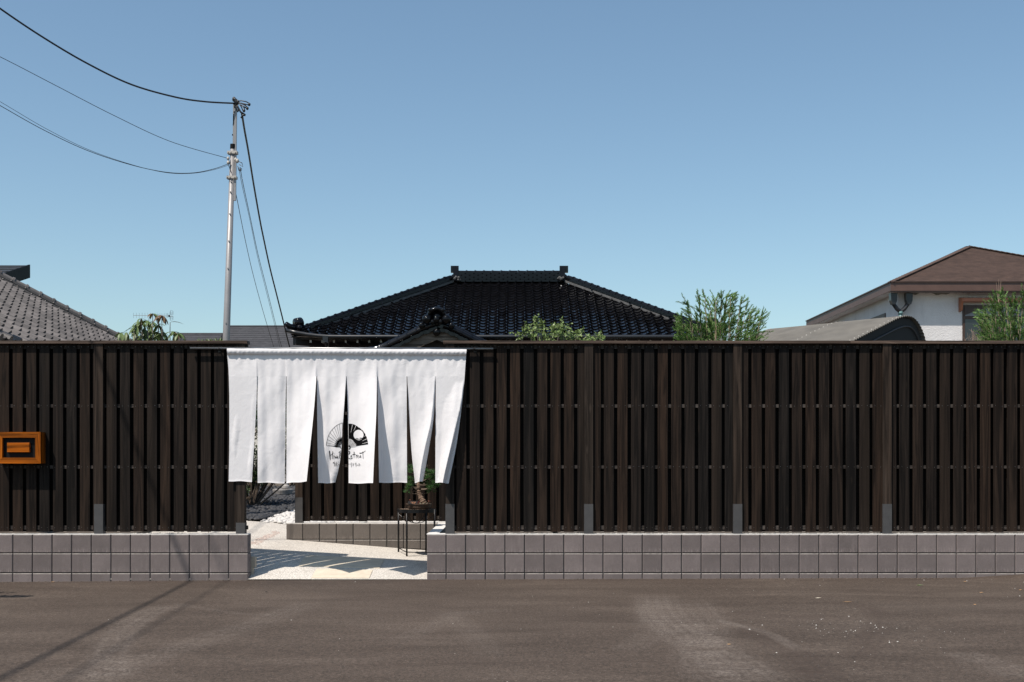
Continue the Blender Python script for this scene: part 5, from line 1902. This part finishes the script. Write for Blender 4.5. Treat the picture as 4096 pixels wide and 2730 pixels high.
YC = 1.5
tips = []
for (px, py) in ((2750, 1195), (2768, 1230), (2795, 1180), (2822, 1166), (2835, 1200), (2860, 1205), (2862, 1175), (2885, 1172), (2905, 1165), (2925, 1163), (2935, 1180), (2960, 1192), (2980, 1215), (3000, 1232), (3020, 1240), (3046, 1242), (3030, 1260), (2990, 1252), (2960, 1230), (2725, 1250), (2728, 1275), (2745, 1300), (2716, 1300), (2990, 1300), (3010, 1292), (2960, 1280), (2880, 1230), (2900, 1215), (2920, 1225), (2840, 1240), (2800, 1225), (2790, 1260), (2760, 1330), (2975, 1335), (2940, 1310), (2870, 1280), (2820, 1290), (2730, 1330), (2855, 1320), (2900, 1300), (2780, 1300), (3005, 1340), (2920, 1265), (2845, 1270)):
    tips.append(tuple(W(px + random.uniform(-4, 4), py + 26, YC + random.uniform(-0.3, 0.3))))
bs = W(2860, 1400, YC); bs.z = 0.4
conifer('feathery green shrub beside the right end of the black roof', bs, tips, M_leaf_con, 'evergreen shrubs above the fence')
tips = []
for (px, py) in ((3975, 1190), (3990, 1180), (4010, 1155), (4020, 1165), (4040, 1180), (4060, 1190), (4090, 1160), (4100, 1175), (4130, 1150), (3945, 1225), (3965, 1250), (3985, 1230), (4010, 1215), (4040, 1230), (4070, 1215), (4100, 1220), (4140, 1200), (3960, 1290), (3990, 1290), (3950, 1320), (4020, 1270), (4050, 1280), (4080, 1270), (4110, 1260), (4030, 1320), (4000, 1330), (4070, 1320), (4100, 1310), (3970, 1340), (4140, 1280), (4160, 1240), (4050, 1250), (3940, 1262), (3925, 1240)):
    tips.append(tuple(W(px + random.uniform(-4, 4), py + 26, YC + random.uniform(-0.3, 0.3))))
bs = W(4060, 1400, YC); bs.z = 0.4
conifer('feathery green shrub in front of the stucco house window', bs, tips, M_leaf_con, 'evergreen shrubs above the fence')

# bare brown twigs
dt = thing('dry_shrub', tuple(Vector((W(3930, 0, 2.2).x, 2.2, 0.4))), 'bare pale twigs of a dry shrub against the stucco wall', 'shrub')
m = MB()
for i in range(70):
    px = random.uniform(3850, 4010); py = 1290 + abs(px - 3960) * 0.55 + random.uniform(-10, 60)
    tip = W(px, py, 2.2 + random.uniform(-0.2, 0.2))
    st = Vector((W(3930, 0, 2.2).x + random.uniform(-0.15, 0.15), 2.2, 1.8))
    midp = st.lerp(tip, 0.6) + rvec() * 0.05
    m.tube([st, midp, tip], [0.006, 0.004, 0.0015], 4, False)
    for k in range(4):
        a = midp.lerp(tip, random.random())
        m.tube([a, a + (rvec() + Vector((0, 0, 0.8))).normalized() * random.uniform(0.04, 0.1)], [0.0022, 0.001], 3, False)
for (px, py) in ((3995, 1118), (3985, 1130), (4004, 1122)):
    st = W(3990, 1230, 2.2); tip = W(px, py, 2.2)
    m.tube([st, st.lerp(tip, .5) + Vector((.01, 0, 0)), tip], [0.004, 0.003, 0.0015], 4, False)
build('twigs', m, M_palebark, dt)
build('trunk', MB().tube([(W(3930, 0, 2.2).x, 2.2, 0.4), (W(3930, 0, 2.2).x, 2.2, 1.9)], 0.03, 7), M_bark, dt)

# small-leaved shrub above the fence
YS = 0.9
ls = thing('leafy_shrub', tuple(Vector((W(2220, 0, YS).x, YS, 0.4))), 'light green small-leaved shrub peeping over the fence below the black roof', 'shrub')
br, fo = MB(), MB()
st0 = Vector((W(2220, 0, YS).x, YS, 0.4))
anch = []
for (px, py, n) in ((2140, 1275, 6), (2165, 1290, 6), (2105, 1300, 6), (2085, 1330, 5), (2120, 1330, 6), (2150, 1315, 7), (2130, 1345, 5), (2175, 1340, 5), (2240, 1300, 6), (2255, 1310, 6), (2215, 1310, 6), (2200, 1335, 6), (2235, 1330, 7), (2260, 1340, 5), (2305, 1325, 6), (2295, 1340, 5), (2325, 1345, 5), (2390, 1340, 4), (2400, 1352, 3), (2350, 1352, 4), (2375, 1350, 4), (2180, 1352, 4), (2280, 1352, 4)):
    anch.append((W(px, py + 10, YS + random.uniform(-0.2, 0.2)), n))
for p, n in anch:
    root = Vector((st0.x + (p.x - st0.x) * 0.45, YS, p.z - 0.55))
    pts = curve_pts([root, root.lerp(p, .5) + rvec() * 0.03, p], 5)
    br.tube(pts, [0.006 - 0.004 * i / (len(pts) - 1) for i in range(len(pts))], 4, False)
    for k in range(n):
        sd = (rvec() + Vector((0, -0.2, 0.15))).normalized()
        e = p + sd * random.uniform(0.05, 0.12)
        br.tube([p, e], [0.002, 0.001], 3, False)
        for t in range(5):
            q = p.lerp(e, (t + 0.6) / 5)
            for s_ in (-1, 1):
                d = (sd * 0.5 + rvec() * 0.8 + Vector((0, 0, -0.1))).normalized()
                leaf(fo, q, d, Vector((0, -0.5, 1)) + rvec() * 0.7, random.uniform(0.028, 0.052), random.uniform(0.017, 0.026), 0.3)
build('foliage', fo, M_leaf_small, ls)
build('branches', br, M_greybark, ls)
build('trunk', MB().tube([st0, st0 + Vector((0, 0, 1.9))], [0.03, 0.012], 7), M_bark, ls)

# broad-leaved tree at left: each leaf an object
YL = 5.0
bt_ = thing('broadleaf_tree', tuple(Vector((W(600, 0, YL).x, YL, 0.4))), 'broad-leaved bush with drooping glossy leaves over the left fence', 'tree')
def leaf_mesh(name, mat, bend):
    m = MB()
    n = 6
    P = []
    for i in range(n + 1):
        t = i / n
        w = 0.26 * math.sin(math.pi * min(1, t * 0.94 + 0.03)) ** 0.8 * 0.55
        z = -bend * t * t
        P.append([(-w, t, z + 0.05 * w * 4), (0, t, z), (w, t, z + 0.05 * w * 4)])
    m.grid(P)
    return m.mesh(name, mat, smooth=True)
LM = [leaf_mesh('leaf', M_leaf_big, 0.25), leaf_mesh('leaf', M_leaf_big, 0.5), leaf_mesh('leaf', M_leaf_rust, 0.4)]
br = MB()
st0 = Vector((W(600, 0, YL).x, YL, 0.4))
wh_list = [(R1(1600, 960), 9, 0), (R1(1680, 950), 8, 0), (R1(1740, 970), 9, 0), (R1(1810, 1000), 10, 0), (R1(1550, 1010), 8, 0), (R1(1640, 1040), 9, 0), (R1(1560, 1080), 8, 0), (R1(1700, 1060), 8, 0), (R1(1780, 1080), 8, 0), (R1(1860, 1080), 8, 0), (R1(1720, 1110), 7, 0), (R1(1600, 1120), 7, 0), (R1(1740, 870), 6, 1), (R1(1845, 890), 9, 1), (R1(1612, 925), 3, 1), (R1(1380, 1090), 7, 0), (R1(1440, 1085), 4, 0), (R1(1980, 1075), 8, 0), (R1(2030, 1095), 8, 0), (R1(1830, 1130), 7, 0), (R1(1530, 1040), 4, 1), (R1(1940, 970), 1, 1), (R1(1660, 1140), 6, 0), (R1(1790, 1140), 6, 0), (R1(1560, 1145), 6, 0)]
for (pp, n, rust) in wh_list:
    c = W(pp[0], pp[1], YL + random.uniform(-0.35, 0.35))
    root = Vector((st0.x + (c.x - st0.x) * 0.5, YL, 2.0 + random.uniform(-.1, .1)))
    cp = curve_pts([root, root.lerp(c, 0.5) + Vector(((c.x - st0.x) * .15, 0, -0.03)), c], 5)
    br.tube(cp, [0.013 - 0.008 * i / (len(cp) - 1) for i in range(len(cp))], 5)
    for k in range(n):
        a = 2 * math.pi * k / n + random.uniform(-.3, .3)
        d = Vector((math.cos(a), math.sin(a), random.uniform(-0.9, 0.25))).normalized()
        sidev = d.cross(Vector((0, 0, 1))).normalized()
        nn = sidev.cross(d)
        L = random.uniform(0.13, 0.195)
        wdt = L * random.uniform(0.85, 1.1)
        me = LM[2] if (rust and random.random() < 0.75) or random.random() < 0.08 else LM[random.randrange(2)]
        M = Matrix(((sidev.x * wdt, d.x * L, nn.x * L, c.x), (sidev.y * wdt, d.y * L, nn.y * L, c.y), (sidev.z * wdt, d.z * L, nn.z * L, c.z), (0, 0, 0, 1)))
        inst('leaf', me, bt_, M)
build('branches', br, M_greybark, bt_)
build('trunk', MB().tube([st0, st0 + Vector((0, 0, 1.75))], [0.06, 0.03], 8), M_bark, bt_)

# small sprig tips just above the left fence, beside the pole
sp_ = thing('bamboo_grass', tuple(Vector((W(835, 0, 1.2).x, 1.2, 0.4))), 'pale grass tips just showing over the left fence beside the pole', 'plant')
fo = MB()
for px in (800, 818, 835, 842, 870, 880):
    c = W(px, 1372, 1.2)
    for k in range(6):
        d = Vector((random.uniform(-1, 1), random.uniform(-.5, .5), random.uniform(0.4, 1.2)))
        leaf(fo, c, d, rvec(), random.uniform(0.05, 0.09), 0.01, 0.1, 0.15)
build('foliage', fo, M_leaf_small, sp_)
m = MB()
for px in (800, 818, 835, 842, 870, 880):
    c = W(px, 1374, 1.2)
    m.tube([Vector((W(835, 0, 1.2).x, 1.2, 0.4)), c], 0.004, 4)
build('stems', m, M_palebark, sp_)

# garden shrub seen through the gateway
def broad_shrub(label, base, centres, mat, L, w, n, cat='shrub'):
    t = thing('garden_shrub', base, label, cat)
    br, fo = MB(), MB()
    base = Vector(base)
    for (c, r) in centres:
        c = Vector(c)
        br.tube(curve_pts([base, base.lerp(c, 0.5) + rvec() * 0.08, c], 4), [0.02 - 0.014 * i / 8 for i in range(9)], 5, False)
        for k in range(n):
            v = rvec() * r * random.uniform(0.25, 1.0) ** 0.6
            p = c + Vector((v.x, v.y, v.z))
            br.tube([c.lerp(p, 0.4), p], [0.004, 0.0015], 3, False) if k % 6 == 0 else None
            for q in range(4):
                d = (v.normalized() * 0.6 + rvec()).normalized()
                leaf(fo, p, d, Vector((0, 0, 1)) + rvec() * 0.6, random.uniform(0.7, 1.2) * L, w, 0.25)
    build('foliage', fo, mat, t)
    build('branches', br, M_bark, t)
    return t
bs = G(1006, 2044, 0.40)
cen_ = []
for k in range(16):
    cen_.append(((bs.x + random.uniform(-0.40, 0.55), bs.y + random.uniform(-0.3, 0.5), random.uniform(1.0, 2.5)), random.uniform(0.2, 0.34)))
for k in range(7):
    cen_.append(((bs.x + random.uniform(-0.2, 0.35), bs.y + random.uniform(-0.2, 0.2), random.uniform(0.72, 1.0)), random.uniform(0.12, 0.2)))
for k in range(16):
    cen_.append(((random.uniform(-4.25, -3.3), bs.y + 0.4 + random.uniform(-0.3, 0.5), random.uniform(0.95, 2.5)), 0.34))
broad_shrub('dark green garden shrub glimpsed through the gateway left of the screen fence', tuple(bs), cen_, M_leaf_dark, 0.06, 0.02, 46)
cen_ = []
for k in range(16):
    cen_.append(((random.uniform(-5.8, -3.6), 12.5 + random.uniform(-0.6, 0.8), random.uniform(0.7, 2.4)), random.uniform(0.3, 0.5)))
broad_shrub('dark hedge shrub at the back of the garden behind the stone basin', (-4.6, 12.6, 0.5), cen_, M_leaf_dark, 0.07, 0.025, 60)

# stone lantern base
p = W(900 + 545 / 2.353, 1800 + 462 / 2.353, 9.3)
lb = thing('stone_lantern', tuple(p), 'round grey stone lantern foot standing on the dark gravel', 'stone lantern')
build('foot', MB().lathe(p, [(0.10, -0.06), (0.12, -0.02), (0.115, 0.035), (0.135, 0.055)], 20), M_stone, lb, smooth=False)
build('bowl', MB().lathe(p, [(0.125, 0.05), (0.165, 0.09), (0.183, 0.15), (0.185, 0.175), (0.15, 0.18)], 22), M_stone, lb, smooth=False)
build('shaft', MB().lathe(p + Vector((0.05, 0, 0)), [(0.055, 0.18), (0.07, 0.20), (0.07, 0.23), (0.05, 0.26), (0.048, 0.7), (0.09, 0.75), (0.16, 0.8), (0.05, 0.95)], 16), M_stone, lb, smooth=False)
# flat stones round it
for k in range(3):
    q = p + Vector((-0.25 + 0.12 * k, -0.35 - 0.1 * k, -0.06))
    m = MB().ball(q, 0.11, 9, 5, 1.3, 0.9, 0.4)
    tag(build('garden_stone', m, M_stone), ('flat stone on the dark gravel farthest left of the lantern foot', 'middle flat stone of the row by the lantern foot', 'flat stone right in front of the lantern foot')[k], 'stone', 'flat stones by the lantern')

# beige concrete block behind the left wall end
a = W(1000, 2296, 0.28); 
m = MB()
xb0, xb1 = GX0 + 0.004, GX0 + 0.043
m.prism([(xb1 - 0.06, 0.20, 0.03), (xb1 - 0.025, 0.20, 0.03), (xb1 - 0.025, 0.20, 0.10), (xb1, 0.20, 0.11), (xb1, 0.20, 0.21), (xb1 - 0.01, 0.20, 0.222), (xb1 - 0.06, 0.20, 0.222)], (0, -0.075, 0))
tag(build('concrete_block', m, M_beigeblock, recalc=True), 'small beige concrete piece tucked behind the end of the left wall', 'concrete block')

# small tree outside the frame at left; a branch of it shades the asphalt by the left edge
cen_ = [((-5.9 + random.uniform(-.35, .35), -2.0 + random.uniform(-.3, .3), random.uniform(1.3, 2.6)), 0.3) for k in range(7)]
cen_ += [((-5.22, -1.93, 1.50), 0.10), ((-5.12, -1.93, 1.50), 0.07), ((-5.03, -1.92, 1.50), 0.05), ((-5.35, -1.95, 1.5), 0.14)]
broad_shrub('leafy young tree standing on the forecourt just beyond the left edge', (-5.9, -2.0, 0.0), cen_, M_leaf_dark, 0.06, 0.02, 22, 'tree')

# ------------------------------------------------------------------ plant stand and bonsai
def RB(x, y):
    return (1550 + x / 3.41, 1800 + y / 3.41)
SX, SY = W(1666, 0, 1.44).x, 1.44
zt = 0.652
stand = thing('plant_stand', (SX, SY, gz(SX, SY)), 'black metal plant stand with four thin legs beside the screen fence', 'plant stand')
LEG = [(W(1594, 0, 1.58).x, 1.58), (W(1627, 0, 1.26).x, 1.26), (W(1738, 0, 1.36).x, 1.36), (W(1704, 0, 1.65).x, 1.65)]
tray = MB()
ring = [Vector((x + (x - SX) * 0.03, y + (y - SY) * 0.03, 0)) for x, y in LEG]
# rounded tray outline through the legs
out = []
for k in range(32):
    a = 2 * math.pi * k / 32
    out.append(Vector((SX + 0.222 * math.cos(a), SY + 0.215 * math.sin(a), 0)))
n = 32
b = 0
tray.v += [(p.x, p.y, zt - 0.034) for p in out] + [(p.x, p.y, zt + 0.006) for p in out] + [(SX + (p.x - SX) * 0.96, SY + (p.y - SY) * 0.96, zt + 0.006) for p in out] + [(SX + (p.x - SX) * 0.96, SY + (p.y - SY) * 0.96, zt - 0.004) for p in out]
for i in range(n):
    j = (i + 1) % n
    for r in range(3):
        tray.f.append((r * n + i, r * n + j, (r + 1) * n + j, (r + 1) * n + i))
tray.f.append(tuple(range(3 * n, 4 * n)))
tray.f.append(tuple(range(n))[::-1])
build('tray', tray, M_iron, stand)
for (x, y) in LEG:
    build('leg', MB().tube([(x, y, gz(x, y)), (x, y, zt + 0.004)], 0.0105, 8), M_iron, stand, smooth=True)
m = MB()
for i in range(4):
    (xa, ya), (xb, yb2) = LEG[i], LEG[(i + 1) % 4]
    m.tube([(xa, ya, gz(xa, ya) + 0.045), (xb, yb2, gz(xb, yb2) + 0.045)], 0.005, 6)
build('stretcher', m, M_iron, stand)
m = MB()
for i in (0, 1):
    (xa, ya), (xb, yb2) = LEG[i], LEG[i + 2]
    pts = [Vector((xa, ya, zt - 0.06)).lerp(Vector((xb, yb2, zt - 0.06)), t) - Vector((0, 0, 0.10 * math.sin(math.pi * t))) for t in np.linspace(0, 1, 11)]
    m.tube(pts, 0.004, 5)
build('brace', m, M_iron, stand)
m = MB()
for i in range(420):
    a = random.random() * 6.283; r = 0.205 * math.sqrt(random.random())
    pebble_mesh(m, (SX + r * math.cos(a), SY + r * math.sin(a), zt - 0.003), random.uniform(0.006, 0.011), 0.8)
M_gritt = simple('bonsai_grit', (0.12, 0.085, 0.06), 0.9, 0.4, 40)
build('tray_grit', m, M_gritt, stand, stuff=True)

PX_, PY_ = W(1675, 0, 1.42).x, 1.42
bon = thing('bonsai_pine', (PX_, PY_, zt), 'small bonsai pine in an oval brown pot on the black stand', 'bonsai')
build('pot', MB().lathe((PX_, PY_, zt - 0.008), [(0.105, 0.0), (0.13, 0.03), (0.138, 0.062), (0.148, 0.066), (0.148, 0.075), (0.136, 0.075), (0.13, 0.062)], 28, 1.0, 0.72), M_pot, bon, smooth=False)
m = MB()
for i in range(260):
    a = random.random() * 6.283; r = 0.125 * math.sqrt(random.random())
    rr = r / 0.125
    pebble_mesh(m, (PX_ + r * math.cos(a), PY_ + 0.72 * r * math.sin(a), zt + 0.052 + 0.022 * (1 - rr)), random.uniform(0.006, 0.012), 0.9)
build('pot_soil', m, M_gritt, bon, stuff=True)
def tb(x, y, dy=0.0):
    return W(*RB(x, y), PY_ + dy)
trunk = [tb(505, 752), tb(480, 700, -.01), tb(455, 655, .0), tb(438, 600, .01), tb(430, 545), tb(425, 495, -.01), tb(420, 440), tb(412, 380), tb(405, 300), tb(400, 250)]
cp = curve_pts(trunk, 5)
rad = [0.040 - 0.032 * (i / (len(cp) - 1)) ** 0.7 for i in range(len(cp))]
tk = MB().tube(cp, [r * random.uniform(0.88, 1.14) for r in rad], 9)
# root flare
for k in range(5):
    a = k * 1.3
    tk.tube([cp[2] + Vector((0, 0, 0.0)), cp[0] + Vector((0.055 * math.cos(a), 0.045 * math.sin(a), -0.004))], [0.022, 0.008], 6)
M_pinebark = simple('pine_bark', (0.15, 0.10, 0.07), 0.95, 0.55, 55, 0.9, 45)
build('trunk', tk, M_pinebark, bon)
pads = [(300, 245, 6, .03), (315, 300, 6, -.02), (305, 390, 7, .0), (290, 480, 8, -.03), (330, 440, 7, .03), (270, 530, 6, .0), (330, 500, 6, .04), (260, 565, 4, .0),
        (540, 300, 7, .0), (590, 320, 8, -.03), (620, 380, 8, .02), (560, 390, 8, -.04), (540, 440, 8, .03), (620, 450, 8, .0), (600, 510, 8, -.03), (550, 520, 8, .02), (650, 500, 6, .0), (590, 560, 6, .02), (680, 500, 4, .0), (640, 320, 6, 0.0), (520, 360, 5, 0), (400, 300, 6, 0.05), (410, 400, 6, 0.07), (470, 470, 6, .05), (400, 220, 5, 0.03), (470, 300, 6, .04)]
br, nd = MB(), MB()
for (x, y, n, dy) in pads:
    c = tb(x, y, dy)
    k = min(range(len(cp)), key=lambda i: abs(cp[i].z - (c.z - 0.03)))
    br.tube(curve_pts([cp[k], cp[k].lerp(c, .5) + Vector((0, 0, -0.012)), c], 3), [0.009 - 0.0055 * i / 6 for i in range(7)], 5, False)
    for q in range(n):
        o = c + Vector((random.gauss(0, .014), random.gauss(0, .016), random.gauss(0, .012)))
        axd = (Vector((random.gauss(0, .5), random.gauss(-.15, .5), 0.8))).normalized()
        for r in range(36):
            d = (axd + rvec() * 0.85).normalized()
            L = random.uniform(0.035, 0.062)
            s_ = d.cross(rvec()).normalized() * 0.0011
            b = len(nd.v)
            nd.v += [tuple(o - s_), tuple(o + s_), tuple(o + d * L)]
            nd.f.append((b, b + 1, b + 2))
build('branches', br, M_bark, bon)
build('needles', nd, M_needle, bon)
# moss at the root
m = MB()
for k in range(30):
    p = cp[0] + Vector((random.uniform(-.05, .05), random.uniform(-.05, .02), random.uniform(-0.006, .02)))
    m.ball(p, random.uniform(.006, .012), 5, 3)
M_moss = simple('grey_moss', (0.16, 0.18, 0.13), 0.95, 0.4, 50)
build('moss', m, M_moss, bon)

# name plaque standing in the pot
pa = W(*RB(275, 740), PY_ - 0.095); 
pq = thing('name_plaque', tuple(W(*RB(338, 742), PY_ - 0.10)), 'small black plaque with orange lettering lying in the bonsai pot', 'plaque')
A_, B_, C_, D_ = (W(*RB(x, y), PY_ - 0.10 + d) for x, y, d in ((272, 738, 0), (400, 748, 0), (414, 702, 0.03), (286, 698, 0.03)))
m = MB().prism([A_, B_, C_, D_], (0.004, 0.022, 0.002))
build('board', m, M_black, pq, recalc=True)
m = MB().prism([B_ + Vector((.001, 0, 0)), C_ + Vector((.001, 0, 0)), C_ + Vector((0.022, 0.03, 0.002)), B_ + Vector((0.016, 0.03, 0))], (0, 0, 0.002))
build('end_cheek', m, M_redleaf, pq, recalc=True)
m = MB()
nrm = (B_ - A_).cross(D_ - A_).normalized()
if nrm.y > 0:
    nrm = -nrm
for row, (v0, v1, u0_, u1_, nch) in enumerate(((0.52, 0.74, 0.30, 0.88, 7), (0.25, 0.38, 0.42, 0.80, 9))):
    for k in range(nch):
        ua = u0_ + (u1_ - u0_) * k / nch
        ub = ua + (u1_ - u0_) / nch * 0.62
        def pt(u, v):
            return A_.lerp(B_, u).lerp(D_.lerp(C_, u), v) + nrm * 0.0012
        if k % 3 == 0:
            m.poly([pt(ua, v0), pt(ua + 0.02, v0), pt(ua + 0.02, v1), pt(ua, v1)])
            m.poly([pt(ua, v1 - .06), pt(ub, v1 - .06), pt(ub, v1), pt(ua, v1)])
        elif k % 3 == 1:
            m.poly([pt(ua, v0), pt(ub, v0), pt(ub, v0 + .06), pt(ua, v0 + .06)])
            m.poly([pt(ub - .02, v0 + .07), pt(ub, v0 + .07), pt(ub, v1), pt(ub - .02, v1)])
        else:
            m.poly([pt(ua, v0), pt(ua + .02, v0), pt(ua + .02, v1), pt(ua, v1)])
            m.poly([pt(ub - .02, v0), pt(ub, v0), pt(ub, v1), pt(ub - .02, v1)])
build('letters', m, M_orange, pq)
# dark red leaves on the rim
for (x, y, lab) in ((310, 690, 'dry red leaf lying behind the plaque in the bonsai pot'), (565, 705, 'dry red leaf on the right rim of the bonsai pot')):
    c = W(*RB(x, y), PY_ - 0.02)
    c.z = max(c.z, zt + 0.06)
    m = MB()
    for k in range(3):
        leaf(m, c, Vector((math.cos(k * 2), math.sin(k * 2), 0.3)), Vector((0, 0, 1)), 0.03, 0.022, 0.4)
    tag(build('fallen_leaf', m, M_redleaf), lab, 'leaf')

# ------------------------------------------------------------------ litter on the asphalt
m = MB()
for i in range(1500):
    x = random.uniform(-5.6, 6.2)
    if GX0 < x < GX1 and random.random() < 0.7:
        continue
    y = -abs(random.gauss(0, 0.05 if random.random() < 0.7 else 0.15))
    pebble_mesh(m, (x, y, float(base_z(np.float64(x))) - 0.002), random.choice((0.004, 0.006, 0.008, 0.011)), 0.8)
build('foot_grit', m, simple('brown_grit', (0.075, 0.056, 0.044), 0.95, 0.5, 50), stuff=True)
m = MB()
for i in range(900):
    x = random.uniform(-0.4, 6.4) if random.random() < 0.85 else random.uniform(-4.3, -2.75)
    if math.sin(x * 2.3) + math.sin(x * 5.1 + 1) < -0.5:
        continue
    pebble_mesh(m, (x, random.uniform(0.03, 0.11), WT), random.uniform(0.006, 0.013), 0.9)
build('wall_top_gravel', m, simple('grey_gravel', (0.25, 0.24, 0.22), 0.9, 0.5, 50), stuff=True)
m = MB()
cc = G(1990 * 1.7408, 1448 * 1.7408)
for i in range(80):
    x, y = random.gauss(cc.x, 0.36), random.gauss(cc.y, 0.40)
    if -7 < y < -0.1:
        pebble_mesh(m, (x, y, float(base_z(np.float64(x)))), random.choice((0.002, 0.0025, 0.003, 0.004, 0.006)), 0.9)
for i in range(420):
    x, y = random.uniform(-5.5, 6), -random.random() ** 1.0 * 7
    if random.random() < 0.35 + 0.1 * x:
        pebble_mesh(m, (x, y, float(base_z(np.float64(x)))), random.choice((0.002, 0.003, 0.004, 0.007)), 0.9)
build('stone_chips', m, M_chip, stuff=True)
lit = [((2113, 1350), 0.07, 0.022, 'dry_leaf', 'curled greenish leaf near the wall at the right', M_leaf_big), ((1880, 1379), 0.06, 0.02, 'dry_leaf', 'pale curled leaf lying on the asphalt right of centre', M_beigeblock),
       ((1947, 1388), 0.09, 0.010, 'twig', 'short tan twig on the asphalt', M_deadleaf), ((2240, 1395), 0.025, 0.012, 'dry_leaf', 'small orange leaf on the asphalt at the right', M_deadleaf),
       ((2256, 1368), 0.05, 0.010, 'dry_leaf', 'thin tan leaf near the wall at the far right', M_deadleaf), ((2345, 1362), 0.03, 0.02, 'dry_leaf', 'orange leaf at the right edge by the wall', M_deadleaf),
       ((612, 1360), 0.035, 0.02, 'dry_leaf', 'tiny dark leaf on the asphalt below the gateway', M_darkwood), ((122, 1334), 0.05, 0.015, 'dry_leaf', 'tan leaf at the foot of the left wall', M_deadleaf),
       ((1675, 1485), 0.03, 0.012, 'dry_leaf', 'brown leaf between the tyre marks', M_deadleaf), ((2218, 1342), 0.04, 0.012, 'dry_leaf', 'brown leaf at the wall foot near the right end', M_deadleaf)]
for (p, L, w, nm, lab, mt) in lit:
    c = G(p[0] * 1.7408, p[1] * 1.7408)
    c.z = float(base_z(np.float64(c.x))) + 0.008
    m = MB()
    a = random.uniform(-0.4, 0.4)
    leaf(m, c - Vector((L / 2, 0, 0)), Vector((math.cos(a), math.sin(a), 0.05)), Vector((0, -0.2, 1)), L, w, 0.6)
    tag(build(nm, m, mt), lab, 'twig' if nm == 'twig' else 'leaf', 'leaves on the asphalt')
